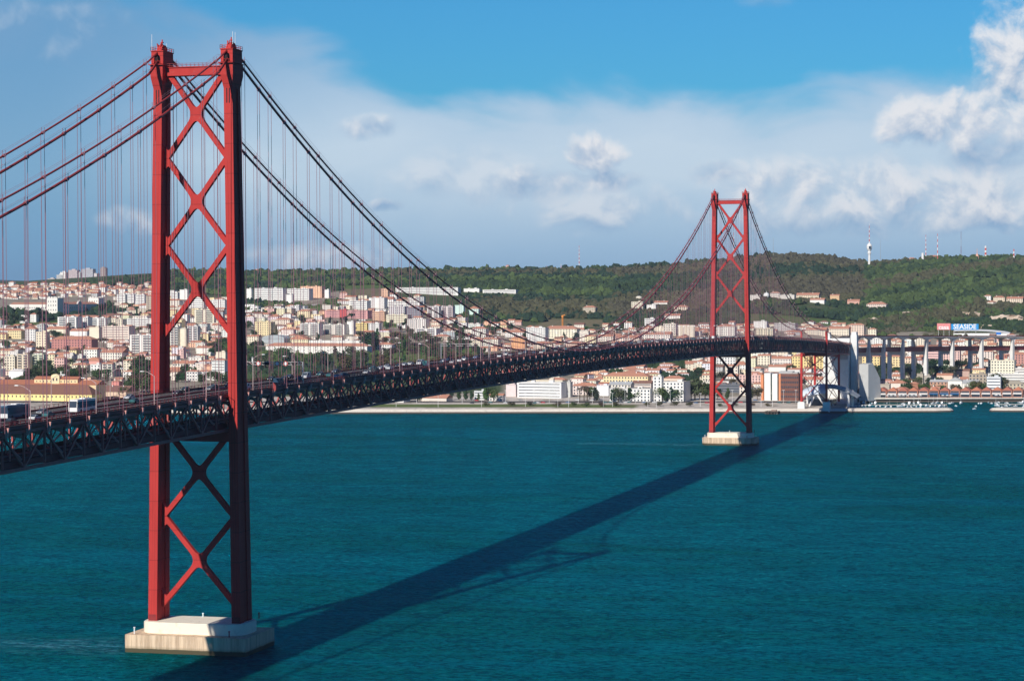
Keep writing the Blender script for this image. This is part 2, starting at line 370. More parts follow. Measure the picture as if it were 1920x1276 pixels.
def height(D, t):
    """terrain height at forward distance D and lateral slope t (numpy friendly)"""
    D = np.asarray(D, float); t = np.asarray(t, float)
    i = np.clip(np.searchsorted(KXt, t)-1, 0, len(KX)-2); ft = np.clip((t-KXt[i])/(KXt[i+1]-KXt[i]), 0, 1)
    ft = ft*ft*(3-2*ft)
    z0 = _prof(i, D); z1 = _prof(i+1, D); return z0*(1-ft)+z1*ft
def _prof(i, D):
    j = np.clip(np.searchsorted(KD, D)-1, 0, len(KD)-2); kd = np.array(KD, float)
    f = np.clip((D-kd[j])/(kd[j+1]-kd[j]), 0, 1); z = KZ[i, j]*(1-f)+KZ[i, j+1]*f
    over = np.clip((D-5500)/1500, 0, 1); return z*(1-over*over*.9)
def zat(x, y):
    dx, dy = x-CAM[0], y-CAM[1]; D = dx*FH[0]+dy*FH[1]; return float(hfast(D, float(dx*RT[0]+dy*RT[1])/D))
_KX = [float(v) for v in KXt]; _KZ = KZ.tolist(); _RH = [1., 0., 0.]
def hfast(D, t):
    i = 0
    while i < len(_KX)-2 and t > _KX[i+1]: i += 1
    ft = min(1., max(0., (t-_KX[i])/(_KX[i+1]-_KX[i]))); ft = ft*ft*(3-2*ft); j = 0
    while j < len(KD)-2 and D > KD[j+1]: j += 1
    f = min(1., max(0., (D-KD[j])/(KD[j+1]-KD[j]))); o_ = min(1., max(0., (D-5500)/1500))
    return ((_KZ[i][j]*(1-f)+_KZ[i][j+1]*f)*(1-ft)+(_KZ[i+1][j]*(1-f)+_KZ[i+1][j+1]*f)*ft)*(1-o_*o_*.9)
def gp(px, py):
    """where the line of sight through a photo point meets the terrain (or the ridge just below it)"""
    r = ray(px, py); r = r/(r@FH); t = float(r@RT); rz_ = float(r[2]); D = 2120.; best = (1e9, 0)
    while D < 6400:
        gap = CAM[2]+rz_*D-hfast(D, t)
        if gap <= .02: break
        if gap/D < best[0] and D > 3500: best = (gap/D, D)
        D += 8.
    else: D = best[1]
    p = CAM+r*D; p[2] = hfast(D, t); return p, D
def shore_D(px):       # where the land starts
    return np.interp(px, [-500, 700, 1300, 1560, 1588, 1600, 2400], [2168, 2166, 2152, 2150, 2150, 2352, 2352])

def build_ground():
    pxs = np.arange(-480, 2390, 12.); nD = 190; V = []; Cc = []
    Y0 = []
    for px in pxs:
        D0 = shore_D(px); Ds = D0+(7200-D0)*np.linspace(0, 1, nD)**1.25; t = (px-960)/FPX
        z = height(Ds, t)
        for D, zz in zip(Ds, z): V.append((*(CAM[:2]+(FH*D+RT*t*D)[:2]), zz))
    V = np.array(V); n = len(pxs)
    V[:, 2] += np.where(V[:, 2] > 12, (np.sin(V[:, 0]*.021+V[:, 1]*.013)*np.cos(V[:, 1]*.017))*1.2, 0)
    F = [(i*nD+j, (i+1)*nD+j, (i+1)*nD+j+1, i*nD+j+1) for i in range(n-1) for j in range(nD-1)]
    # front wall down into the water
    o = len(V); W_ = V[::nD].copy(); W_[:, 2] = -3; V = np.vstack([V, W_])
    F += [(o+i, o+i+1, (i+1)*nD, i*nD) for i in range(n-1)]
    me = bpy.data.meshes.new('ground'); me.from_pydata(V.tolist(), [], F)
    # colour regions: paving by the water, town earth, meadow and hill soil
    col = np.zeros((len(V), 4), np.float32); col[:, 3] = 1
    d = V-CAM; D = d@FH; t = d@RT/D; PX = 960+t*FPX; W3 = np.stack([d@UP, d@FW], 1)
    PY = 638-FPX*W3[:, 0]/W3[:, 1]+(PX-960)*math.sin(ROL)
    town = np.array([.34, .29, .22]); hill = np.array([.075, .10, .036]); grass = np.array([.10, .155, .035]); dry = np.array([.20, .165, .09]); pave = np.array([.60, .53, .45])
    def reg(poly):
        from math import inf
        x, y = PX, PY; c = np.zeros(len(x), bool); j = len(poly)-1
        for i in range(len(poly)):
            xi, yi = poly[i]; xj, yj = poly[j]
            c ^= ((yi > y) != (yj > y)) & (x < (xj-xi)*(y-yi)/((yj-yi)+1e-9)+xi); j = i
        return c
    col[:, :3] = town
    hl = reg([(-600, 536), (150, 534), (320, 545), (460, 572), (640, 545), (760, 560), (900, 600), (1010, 615), (1140, 618), (1300, 605), (1620, 612), (1700, 622), (2400, 630), (2400, 300), (-600, 300)])
    col[hl, :3] = hill; col[reg([(455, 655), (480, 650), (900, 640), (940, 690), (940, 735), (455, 745)]), :3] = hill; col[reg([(-200, 578), (210, 574), (210, 600), (-200, 602)]), :3] = hill
    for poly in ([(-300, 600), (112, 599), (104, 613), (-300, 613)], [(1404, 588), (1450, 590), (1610, 604), (1610, 612), (1404, 602)], [(690, 600), (745, 602), (745, 614), (690, 612)], [(800, 530), (640, 536), (640, 541), (800, 538)]):
        col[reg(poly), :3] = grass
    for poly in ([(1000, 612), (1030, 597), (1135, 600), (1140, 614)], [(645, 542), (735, 540), (735, 560), (650, 560)]):
        col[reg(poly), :3] = dry
    col[(PY > 744), :3] = pave
    gr = reg([(690, 757.5), (1190, 757.5), (1190, 763.5), (690, 763.5)]); col[gr, :3] = (.13, .17, .04)
    a = me.color_attributes.new('tint', 'FLOAT_COLOR', 'POINT'); a.data.foreach_set('color', col.ravel())
    me.materials.append(M_GROUND); me.polygons.foreach_set('use_smooth', [True]*len(me.polygons)); me.update()
    tag(link('ground', me), 'grassy and built-up hillside rising from the far shore', kind='structure')
build_ground()
def build_water():
    b = MB(); n = 24; S = 30000
    b.add([(-6000, -S, 0), (S, -S, 0), (S, S, 0), (-6000, S, 0)], [(0, 1, 2, 3)])
    tag(b.build('water', M_WATER), 'blue-green river estuary rippled by wind', kind='structure')
build_water()
def far_ridge():
    V = []; F = []; n = 60
    for i in range(n):
        px = -900+i*60; t = (px-960)/FPX; D = 14000
        y = 524.5+1.5*math.sin(px*.013)+1.2*math.sin(px*.031)+max(0, (px-60))*.05
        p = CAM+ray(px, y)/(ray(px, y)@FH)*D
        V += [(p[0], p[1], p[2]), (p[0]+FH[0]*1500, p[1]+FH[1]*1500, -20), (p[0]-FH[0]*4000, p[1]-FH[1]*4000, 20)]
    for i in range(n-1): F += [(3*i, 3*i+3, 3*i+4, 3*i+1), (3*i+2, 3*i+5, 3*i+3, 3*i)]
    b = MB(); b.add(V, F); tag(b.build('hills', mat('far_hill_scrub', (.05, .08, .05), .9, .4, .004)), 'low far-off ridge on the left horizon', kind='structure')
far_ridge()
def PXY(px, D):      # horizontal world point of a photo column at forward distance D
    t = (px-960)/FPX; return CAM[:2]+(FH*D+RT*t*D)[:2]
# quay edge with its stone slope and dark tide band
def shore_strip(name, pts, ztop, w, lab, closed=False):
    """pts: (x,y) along the water edge; section goes down to the water"""
    b = MB(); n = len(pts)
    sec = [(w, ztop), (0.0, ztop), (-3.2, 1.5)]; V = []
    P = [Vector((p[0], p[1], 0)) for p in pts]
    for i, p in enumerate(P):
        d = (P[min(i+1, n-1)]-P[max(i-1, 0)]).normalized(); nn = Vector((-d.y, d.x, 0))
        if nn.dot(Vector(FH)) < 0: nn = -nn
        for o_, z in sec: V.append(p+nn*o_+Vector((0, 0, z)))
        for o_, z in ((-3.2, 1.5), (-3.9, -2)): V.append(p+nn*o_+Vector((0, 0, z)))
    F = []; MI = []
    b.add(V, [(i*5+k, (i+1)*5+k, (i+1)*5+k+1, i*5+k+1) for i in range(n-1) for k in (0, 1)], 0)
    b.add(V, [(i*5+k, (i+1)*5+k, (i+1)*5+k+1, i*5+k+1) for i in range(n-1) for k in (3,)], 1)
    o = b.build(name, [M_STONE, M_TIDE]); return tag(o, lab, kind='structure')
shore_strip('quay', [PXY(px, shore_D(px)-.2) for px in range(-400, 1561, 40)]+[PXY(1586, 2149.8)], 3.5, 9, 'pale stone promenade edge along the far shore')
def breakwater(pxa, pxb, lab, ra, rb):
    D0, D1 = 2186, 2210; D0 = 2152; D1 = 2172; b = MB(); top = []; mid = []; bot = []
    def ringpts(g_, zz):
        P = []
        n = 8
        xa, xb = pxa-g_*1.6, pxb+g_*1.6; m = (D0+D1)/2; h = (D1-D0)/2+g_
        for k in range(9):
            px = xa+(xb-xa)*k/8; P.append((*PXY(px, m-h+(0 if (0 < k < 8) else h*.45)), zz))
        if rb: P.append((*PXY(xb+4, m), zz))
        for k in range(9):
            px = xb-(xb-xa)*k/8; P.append((*PXY(px, m+h-(0 if (0 < k < 8) else h*.45)), zz))
        if ra: P.append((*PXY(xa-4, m), zz))
        return P
    A, B, Cn = ringpts(0, 3.3), ringpts(3, 1.4), ringpts(4, -2); n = len(A)
    b.add(A, [tuple(range(n))], 0)
    b.add(A+B, [(i, (i+1) % n, (i+1) % n+n, i+n) for i in range(n)], 0)
    b.add(B+Cn, [(i, (i+1) % n, (i+1) % n+n, i+n) for i in range(n)], 1)
    tag(b.build('breakwater', [M_STONE, M_TIDE]), lab, kind='structure')
breakwater(1583, 1779, 'long pale breakwater right of the red shore pylon', 0, 1)
breakwater(1864, 2250, 'breakwater running out of the photo on the right', 1, 0)
b = MB()
for k in range(18):
    px = 1596+k*40; p = PXY(px, 2351.5); q = PXY(px+40, 2351.5)
    b.add([(*p, -2), (*q, -2), (*q, 4.4), (*p, 4.4)], [(0, 1, 2, 3)], 0)
    p2 = PXY(px, 2349.5); q2 = PXY(px+40, 2349.5)
    b.add([(*p2, 3.6), (*q2, 3.6), (*q, 3.6), (*p, 3.6), (*p2, 4.5), (*q2, 4.5), (*q, 4.5), (*p, 4.5)], [(0, 1, 5, 4), (4, 5, 6, 7), (3, 2, 1, 0)], 1)
tag(b.build('dock_quay', [M_TIDE, M_STONE]), 'dark dock wall with a pale coping behind the marina', kind='structure')
p0 = gp(-300, 753.5)[0]
def strip_road(name, pts, w, m_, lab, dz=.15):
    b = MB(); V = []; n = len(pts)
    P = [gp(*q)[0] for q in pts]
    PP = []
    for i in range(n-1):
        for k in range(8): PP.append(P[i]*(1-k/8)+P[i+1]*k/8)
    PP.append(P[-1])
    for i, p in enumerate(PP):
        d = (PP[min(i+1, len(PP)-1)]-PP[max(i-1, 0)]); d[2] = 0; d /= np.linalg.norm(d); nn = np.array([-d[1], d[0], 0])
        for s in (-1, 1):
            q = p+nn*s*w/2; V.append((q[0], q[1], max(zat(q[0], q[1]), p[2]-1)+dz+.35))
    b.add(V, [(2*i, 2*i+1, 2*i+3, 2*i+2) for i in range(len(PP)-1)]); tag(b.build(name, m_), lab, kind='structure')
strip_road('shore_road', [(x, 753.8) for x in range(-300, 1580, 60)], 16, M_ROAD, 'dark riverside road and railway behind the promenade')
strip_road('hill_road', [(530, 583), (560, 578), (600, 570), (632, 563), (650, 561)], 12, M_PAVE, 'pale road climbing below the white hospital blocks', .3)

# ================================================================= BRIDGE
SPAN = 1012.88; PAN = SPAN/44
def bot(X):      # underside of the stiffening truss
    if X < 0: return 68.3+.0150*X
    if X > SPAN: return 67.6-.0147*(X-SPAN)-.0000165*(X-SPAN)**2
    return 68.3-.7*X/SPAN+2.7*(1-((X-506)/506)**2)
ROADH = 11.7
def cab_lo(X):
    if X < 0: return 183+.4139*X+.000407*X*X
    if X > SPAN: x = SPAN-X; return 183+.4139*x+.000407*x*x-.6*math.sin(min(1, -x/483)*PI)*3
    return 81.6+104*((X-506.44)/506.44)**2
def cab_hi(X):
    if X < 0 or X > SPAN: return cab_lo(X)+4.0
    return 85.4+102.5*((X-506.44)/506.44)**2
BR = tag(empty('suspension_bridge', (0, 0, 0)), 'long red suspension bridge crossing the water with dark truss deck', 'bridge')
XA, XB = -13*PAN, SPAN+30*PAN

def leg_w(z): return 13.96+(11.58-13.96)*(z-9)/(186-9)      # half distance between the legs
def leg_mesh(s):
    b = MB(); Z = np.linspace(8.6, 179, 12)
    def ring(z):
        hx = 4.9+(3.25-4.9)*(z-9)/(177); c = s*leg_w(z)
        ho, hi = 1.45, 1.08; xi = hx*.34
        pts = [(-hx, -ho), (-xi, -ho), (-xi, -hi), (xi, -hi), (xi, -ho), (hx, -ho), (hx, ho), (xi, ho), (xi, hi), (-xi, hi), (-xi, ho), (-hx, ho)]
        return [(x, c+y, z) for x, y in pts]
    V = []; F = []
    for i, z in enumerate(Z):
        V += ring(z)
        if i: F += [((i-1)*12+k, (i-1)*12+(k+1) % 12, i*12+(k+1) % 12, i*12+k) for k in range(12)]
    F.append(tuple(range((len(Z)-1)*12, len(Z)*12)))
    b.add(V, F)
    # flared head under the saddle house
    zc = 178.9; c = s*leg_w(178)
    P = []
    for z, hx, hy in ((174.5, 3.35, 1.4), (178.6, 4.3, 2.05), (182.2, 4.3, 2.05)):
        P += [(-hx, c-hy, z), (hx, c-hy, z), (hx, c+hy, z), (-hx, c+hy, z)]
    b.add(P, [(i*4+k, i*4+(k+1) % 4, (i+1)*4+(k+1) % 4, (i+1)*4+k) for i in (0, 1) for k in range(4)])
    return b
def slots_mesh(s):
    b = MB(); c = s*leg_w(172)
    for dy in (-.42, .42): b.box((-3.36, c+dy, 172.2), (.12, .34, 4.6))
    c = s*leg_w(10.3)
    return b
def foot_mesh(s):
    b = MB(); c = s*leg_w(10)
    for k in range(7): b.box((-4.93, c-1.1+k*.37, 10.0), (.12, .2, 1.9))
    return b
def house_mesh(s):
    c = s*11.58; b = MB()
    hy, hx = 2.0, 3.9
    # walls round an arched opening on the two end faces
    for sx in (-1, 1):
        f = lambda u, v, w: (sx*w, c+u, v)
        arch = [(1.05*math.cos(a), 184.3+1.05*math.sin(a)) for a in np.linspace(0, PI, 9)]
        b.prism([(-hy, 182.2), (-1.05, 182.2)]+arch[::-1][:5]+[(0, 186.4), (-hy, 186.4)], f, hx-.45, hx, 0)
        b.prism([(hy, 182.2), (hy, 186.4), (0, 186.4)]+[p for p in arch[::-1][4:]]+[(1.05, 182.2)], f, hx-.45, hx, 0)
    for sy in (-1, 1): b.box((0, c+sy*(hy-.15), 184.3), (7.0, .3, 4.2))
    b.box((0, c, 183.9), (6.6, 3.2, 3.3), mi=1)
    b.box((0, c, 186.55), (8.3, 4.3, .3)); b.box((0, c, 182.25), (10.2, 5.0, .22))
    # saddle hump and gear on the roof
    f = lambda u, v, w: (u, c+w, v)
    b.prism([(-2.6, 186.7), (2.6, 186.7), (1.9, 188.0), (1.0, 188.7), (-1.0, 188.7), (-1.9, 188.0)], f, -.8, .8)
    rnd = random.Random(int(s*3+9))
    for k in range(9):
        x, y = rnd.uniform(-2, 2), rnd.uniform(-1, 1); h = rnd.uniform(.4, 1.1)
        b.beam((x, c+y, 188.2), (x+rnd.uniform(-.3, .3), c+y, 188.4+h), .22, .22)
    b.beam((0, c, 188.6), (0, c, 190.5), .3, .3); b.box((0, c, 189.6), (.8, .8, .25))
    # railings round the roof
    for X0, X1, Y0, Y1 in ((-4.1, 4.1, -2.1, -2.1), (-4.1, 4.1, 2.1, 2.1), (-4.1, -4.1, -2.1, 2.1), (4.1, 4.1, -2.1, 2.1)):
        for z in (187.2, 187.8): b.beam((X0, c+Y0, z), (X1, c+Y1, z), .09, .09)
        for t in np.linspace(0, 1, 6): x, y = X0+(X1-X0)*t, Y0+(Y1-Y0)*t; b.beam((x, c+y, 186.6), (x, c+y, 187.85), .09, .09)
    for X0 in (-5.0, 5.0):
        b.beam((X0, c-2.4, 183.3), (X0, c+2.4, 183.3), .09, .09)
        for t in np.linspace(-2.4, 2.4, 5): b.beam((X0, c+t, 182.3), (X0, c+t, 183.35), .09, .09)
    return b
def xbrace(zc, half=13.65):
    """one X of box members with rounded gussets, in the plane between the legs"""
    b = MB(); F = lambda u, v, w: (w, u, v)
    wt, wbm = leg_w(zc+half)-1.85, leg_w(zc-half)-1.85; hw = .76
    ends = [(wt, zc+half), (-wt, zc+half), (-wbm, zc-half), (wbm, zc-half)]
    for (u, v) in ends:
        d = Vector((u, v-zc)).normalized(); n_ = Vector((-d.y, d.x)); o_ = Vector((0, zc))
        a, e = o_+d*2.6, Vector((u, v))+d*1.0
        b.prism([tuple(a+n_*hw), tuple(a-n_*hw), tuple(e-n_*hw), tuple(e+n_*hw)], F, -.8, .8)
    # centre gusset: arms widen into each other on curves
    P = []
    for k in range(4):
        u0, v0 = ends[k]; u1, v1 = ends[(k+1) % 4]
        d0 = Vector((u0, v0-zc)).normalized(); d1 = Vector((u1, v1-zc)).normalized(); o_ = Vector((0, zc))
        a = o_+d0*3.5+Vector((-d0.y, d0.x))*hw; c_ = o_+d1*3.5+Vector((d1.y, -d1.x))*hw
        mid = o_+(d0+d1).normalized()*1.05
        for t in (0, .2, .4, .6, .8, 1.): P.append(tuple(a*(1-t)**2+mid*2*t*(1-t)+c_*t*t))
    b.prism(P, F, -.84, .84)
    # gussets where the arms meet the legs
    for (u, v) in ends:
        s = 1 if u > 0 else -1; up = 1 if v > zc else -1
        o_ = Vector((0, zc)); d = (Vector((u, v))-o_).normalized(); n_ = Vector((-d.y, d.x))
        e = Vector((u, v))
        a = e-d*3.2+n_*hw; c_ = e-d*3.2-n_*hw
        lo = a if (a.y-zc)*up < (c_.y-zc)*up else c_; hi = c_ if lo is a else a
        L = Vector((s*(leg_w(v-up*4.6)-1.0), v-up*4.6)); H = Vector((s*(leg_w(v)-1.0), v+up*.1)); Hm = Vector((s*(leg_w(v)-2.7), v-up*.0))
        curve = [tuple(L*(1-t)**2+(e-d*1.6)*2*t*(1-t)+lo*t*t) for t in (0, .33, .66, 1)]
        b.prism(curve+[tuple(hi), tuple(Hm), tuple(H)], F, -.88, .88)
    return b
BRACE_C = [166.9, 139.65, 112.35, 55.15, 27.65]
def lattice(zc):
    """perforated shadow-catching lacing on the upper side of each arm: small cross bars"""
    b = MB(); half = 13.65
    for s in (-1, 1):
        for up in (-1, 1):
            w_ = leg_w(zc+up*half)-1.85
            for k in range(9):
                t = .3+.07*k; y, z = s*w_*t, zc+up*half*t
                b.box((0, y, z), (1.9, .25, 1.2))
    return b
towers = []
M_PED = mat('white_pedestal', (.82, .75, .60), .75, .08, .4, grime=((.45, .36, .24), .35, .35))
for ti, X0 in enumerate((0, SPAN)):
    # portal beam is the tower's own mesh; everything else hangs from it
    b = MB(); w_ = leg_w(180)-1.0
    b.box((0, 0, 180.15), (3.4, 2*w_, 2.5)); b.box((0, 0, 181.5), (4.0, 2*w_+.4, .2))
    T = b.build('tower', M_RED, BR, loc=(X0, 0, 0)); w_ = leg_w(66)-1.0; MB().box((0, 0, 66.5), (3.2, 2*w_, 3.0)).build('deck_beam', M_RED, T)
    b = MB(); w2 = leg_w(181)-2
    for sx in (-1.9, 1.9):
        for z in (182.1, 182.7): b.beam((sx, -w2, z), (sx, w2, z), .08, .08)
        for y in np.linspace(-w2, w2, 15): b.beam((sx, y, 181.6), (sx, y, 182.75), .08, .08)
    b.build('beam_railing', M_RED2, T)
    for s in (1, -1):
        L = leg_mesh(s).build('leg', M_RED, T)
        slots_mesh(s).build('slot', M_BLACK, L) if False else None
        slots_mesh(s).build('slot', M_BLACK, T); foot_mesh(s).build('foot_grille', M_MAROON, T)
        house_mesh(s).build('saddle_house', [M_RED, M_BLACK], T)
        for (dx, dy, h, r) in ((-3.6, 1.9 if s > 0 else -1.9, 4.6, .07), (3.2, 0, 5.2 if s < 0 else 2.5, .06)):
            MB().tube([(dx, s*11.58+dy, 186.6), (dx, s*11.58+dy, 187.2+h)], r, 5).build('antenna', M_WHITE, T)
    for zc in BRACE_C: xbrace(zc).build('cross_brace', M_RED, T)
    # concrete pier
    b = MB(); a_, c_ = 20.0, 12.2; ch = 0.01 if ti == 0 else 4.2
    P = [(-c_, -a_+ch), (-c_, a_-ch), (-c_+ch, a_), (c_-ch, a_), (c_, a_-ch), (c_, -a_+ch), (c_-ch, -a_), (-c_+ch, -a_)]
    if ti == 0: P = [(-c_, -a_), (-c_, a_), (c_, a_), (c_, -a_)]
    b.prism(P, lambda u, v, w: (u, v, w), -2, 5.5)
    pier = b.build('pier', M_PIER, BR, loc=(X0, 0, 0))
    b = MB(); P = []
    for (sx, sy) in ((-1, 1), (1, 1), (1, -1), (-1, -1)):
        for t in np.linspace(0, PI/2, 5):
            ang = {(-1, 1): PI-t, (1, 1): PI/2-t, (1, -1): -t, (-1, -1): -PI/2-t}[(sx, sy)]
            P.append((sx*3.2+4.8*math.cos(ang), sy*12.4+4.8*math.sin(ang)))
    b.prism(P, lambda u, v, w: (u, v, w), 5.4, 8.7); b.prism([(x*.97, y*.985) for x, y in P], lambda u, v, w: (u, v, w), 8.7, 8.95)
    b.build('pedestal', M_PED, pier)
    for (x, y, h, m_) in ((-10.5, 17.6, 2.4, M_WHITE), (-10.2, -13.8, 2.0, M_RED), (8, -16.5, 2.0, M_MAROON), (7, 2, 1.3, M_WHITE)):
        z0 = 5.5 if abs(x) > 8.2 or abs(y) > 16.5 else 8.9
        q = MB(); q.tube([(x, y, z0), (x, y, z0+h*.8)], .2, 8); q.box((x, y, z0+h*.8+.12), (.5, .5, .25)); q.build('navigation_post', m_, pier)

# --- deck: repeated truss panels, road and railway
def panel_meshes():
    L = PAN; H = 10.4; b = MB()
    for y in (-10.5, 10.5):
        b.box((L/2, y, H-.45), (L, .75, .9)); b.box((L/2, y, .45), (L, .75, .9))
        for x in (0, L/2): b.box((x, y, H/2), (.42, .5, H-1.6))
        b.beam((0, y, .7), (L/2, y, H-.7), .55, .5, up=(0, 1, 0)); b.beam((L/2, y, H-.7), (L, y, .7), .55, .5, up=(0, 1, 0))
        b.box((0, y, .95), (1.5, .82, 1.3)); b.box((L/2, y, H-1.0), (1.7, .82, 1.2))
    fb = MB()
    for x in (0,):
        fb.box((x, 0, H+.1), (.5, 20, 1.7))
        fb.prism([(-9.9, 8.0), (-9.9, 9.2), (9.9, 9.2), (9.9, 8.0), (5, 9.0), (-5, 9.0)], lambda u, v, w: (x+w, u, v), -.2, .2)
        for s in (-1, 1):      # sway frame: knee braces and inclined posts
            fb.beam((x, s*9.9, 2.6), (x, s*3.2, 9.2), .42, .42); fb.beam((x, s*6.6, 2.2), (x, s*6.6, 9.0), .34, .34)
            fb.beam((x, s*.0, 3.0), (x, s*3.2, 9.2), .3, .3)
    brs = []
    for s in (-1, 1):
        br = MB(); brs.append(br); f = lambda u, v, w: (w, s*u, v)
        br.prism([(10.9, H+1.05), (12.1, H+1.05), (12.0, H+.2), (11.45, H-1.6), (11.15, H-1.6), (10.9, H-.2)], f, -.35, .35)
    b.beam((L/2, -10.5, H-.5), (L/2, 10.5, H-.5), .5, .9); b.beam((0.3, -10.5, .5), (0.3, 10.5, .5), .5, .6)
    dk = MB()
    dk.box((L/2, 0, 1.15), (L, 19.6, .35))
    for y in (-9.4, 9.4): dk.box((L/2, y, 1.75), (L, .22, 1.3))
    for y in (-4, -2.5, 2.5, 4): dk.box((L/2, y, 1.5), (L, .15, .2))
    for y in (-6.9, -6.0, 6.0, 6.9): dk.beam((0, y, 2.8), (L, y, 2.8), .1, .1)
    dk.beam((0, -10, .5), (L, 10, .5), .4, .4); dk.beam((0, 10, .5), (L, -10, .5), .4, .4)
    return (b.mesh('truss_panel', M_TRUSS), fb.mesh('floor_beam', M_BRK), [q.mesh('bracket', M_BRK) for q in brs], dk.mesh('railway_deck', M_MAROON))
mT, mF, mB_, mD = panel_meshes()
npan = int(round((XB-XA)/PAN)); first = None
for i in range(npan):
    X = XA+i*PAN
    if X > 1706: break
    z0, z1 = bot(X), bot(X+PAN)
    o = link('truss_panel', mT, BR, (X, 0, z0)); o.rotation_euler = (0, -math.atan2(z1-z0, PAN), 0)
    link('floor_beam', mF, o, (0, 0, 0)); link('floor_beam', mF, o, (PAN/2, 0, 0))
    [link('bracket', q, o, (dx, 0, 0)) for q in mB_ for dx in (.9, PAN/2+.9)]; link('railway_deck', mD, o)
# lateral struts of a tower penetrate the deck edge: keep the road clear of the legs
def ribbon(b, ya, yb, dz, X0, X1, step=PAN, thick=0, mi=0):
    xs = list(np.arange(X0, X1, step))+[X1]; V = []
    for x in xs:
        z = bot(x)+ROADH+dz
        V += [(x, ya, z), (x, yb, z)]+([(x, ya, z-thick), (x, yb, z-thick)] if thick else [])
    k = 4 if thick else 2; F = []
    for i in range(len(xs)-1):
        a, c = i*k, (i+1)*k
        F.append((a, c, c+1, a+1))
        if thick: F += [(a+2, a+3, c+3, c+2), (a, a+2, c+2, c), (a+1, c+1, c+3, a+3)]
    b.add(V, F, mi)
XE = 1716.
b = MB(); ribbon(b, -11.2, 11.2, 0, XA, XE, thick=.55)
road = b.build('roadway', M_ROAD, BR)
b = MB()
for y in (-7.6, -4.6, 4.6, 7.6, -1.6, 1.6):
    if abs(y) in (4.6,):
        for x in np.arange(XA, XE, 12.): b.add([(x, y-.09, bot(x)+ROADH+.012), (x+4, y-.09, bot(x+4)+ROADH+.012), (x+4, y+.09, bot(x+4)+ROADH+.012), (x, y+.09, bot(x)+ROADH+.012)], [(0, 1, 2, 3)])
    else: ribbon(b, y-.08, y+.08, .012, XA, XE)
b.build('lane_markings', M_LINE, road)
b = MB(); ribbon(b, -10.55, -10.35, .35, XA, XE, thick=.35); ribbon(b, 10.35, 10.55, .35, XA, XE, thick=.35); ribbon(b, -.3, .3, .5, XA, XE, thick=.5)
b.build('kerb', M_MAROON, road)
def rail_mesh(y, zs, dx, h, r=.05):
    b = MB(); xs = list(np.arange(XA, XE, PAN/2))+[XE]
    for i in range(len(xs)-1):
        for z in zs: b.beam((xs[i], y, bot(xs[i])+ROADH+z), (xs[i+1], y, bot(xs[i+1])+ROADH+z), r*2, r*2)
    for x in np.arange(XA, XE, dx): b.beam((x, y, bot(x)+ROADH-.1), (x, y, bot(x)+ROADH+h), .12, .12)
    return b
for y in (-11.1, 11.1): rail_mesh(y, (.35, .75, 1.15), PAN/8, 1.15).build('railing', M_RED2, BR)
for y in (-9.0, 9.0): rail_mesh(y, (.55,), PAN/6, .6, .09).build('crash_barrier', M_GALV if False else M_RED2, BR)
b = MB()
for y in (-11.35, 11.35): ribbon(b, y-.14, y+.14, -.1, XA, XE, thick=.9)
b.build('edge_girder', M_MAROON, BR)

# --- main cables, bands, hangers
def cable_pts(f, y0, X0, X1, n):
    return [(x, y0, f(x)) for x in np.linspace(X0, X1, n)]
def splay(X):      # cables lean in towards the tower tops
    return 11.58
for s in (1, -1):
    for f, r, dz in ((cab_lo, .40, 0), (cab_hi, .29, 0)):
        lo = f is cab_lo
        pts = cable_pts(f, s*11.58, XA, 0, 30)+cable_pts(f, s*11.58, 0, SPAN, 90)[1:]+cable_pts(f, s*11.58, SPAN, 1496.3, 36)[1:]
        if lo: pts += [(1600, s*11.58, 66), (1712, s*11.58, 56)]
        MB().tube(pts, r, 8).build('main_cable', M_CABLE, BR, smooth=True)
        # thin hand ropes above the cable
        b = MB()
        for dy in (-.45, .45): b.tube([(p[0], p[1]+dy, p[2]+r+1.05) for p in pts if abs(p[0]) > 3 and abs(p[0]-SPAN) > 3 and p[0] < 1490], .035, 3)
        b.build('hand_rope', M_ROPE, BR)
hang = []
for s in (1, -1):
    for lo in (True, False):
        f = cab_lo if lo else cab_hi
        for k in range(-13, 65):
            X = k*PAN+(0 if lo else PAN/2-1.6)
            if abs(X) < 6 or abs(X-SPAN) < 6 or X > 1480: continue
            zt, zb = f(X), bot(X)+10.2
            if zt-zb < 1.2: continue
            hang.append((s, lo, X, zt, zb, (zt-zb)/math.hypot(X-CAM[0], 300)))
hang.sort(key=lambda h: -h[5])
def hanger(b, s, lo, X, zt, zb):
    dy = .38 if lo else .55; r = .40 if lo else .29
    for a in (-1, 1):
        b.tube([(X-.25, s*11.58+a*dy, zt), (X-.1, s*11.58+a*dy, zb)], .075, 4)
    if not lo: b.beam((X-.2, s*11.58-dy, zt-2.4), (X-.2, s*11.58+dy, zt-2.4), .1, .1)
    f = cab_lo if lo else cab_hi
    b.tube([(X-.55, s*11.58, f(X-.55)), (X+.55, s*11.58, f(X+.55))], r+.2, 8)
    for a in (-1, 1): b.beam((X, s*11.58+a*.45, zt), (X, s*11.58+a*.45, zt+r+1.2), .1, .1)
for h in hang[:100]:
    b = MB(); hanger(b, *h[:5]); b.build('hanger', M_ROPE, BR)
b = MB()
for h in hang[100:]: hanger(b, *h[:5])
tag(b.build('hanger', M_ROPE, BR), kind='stuff')

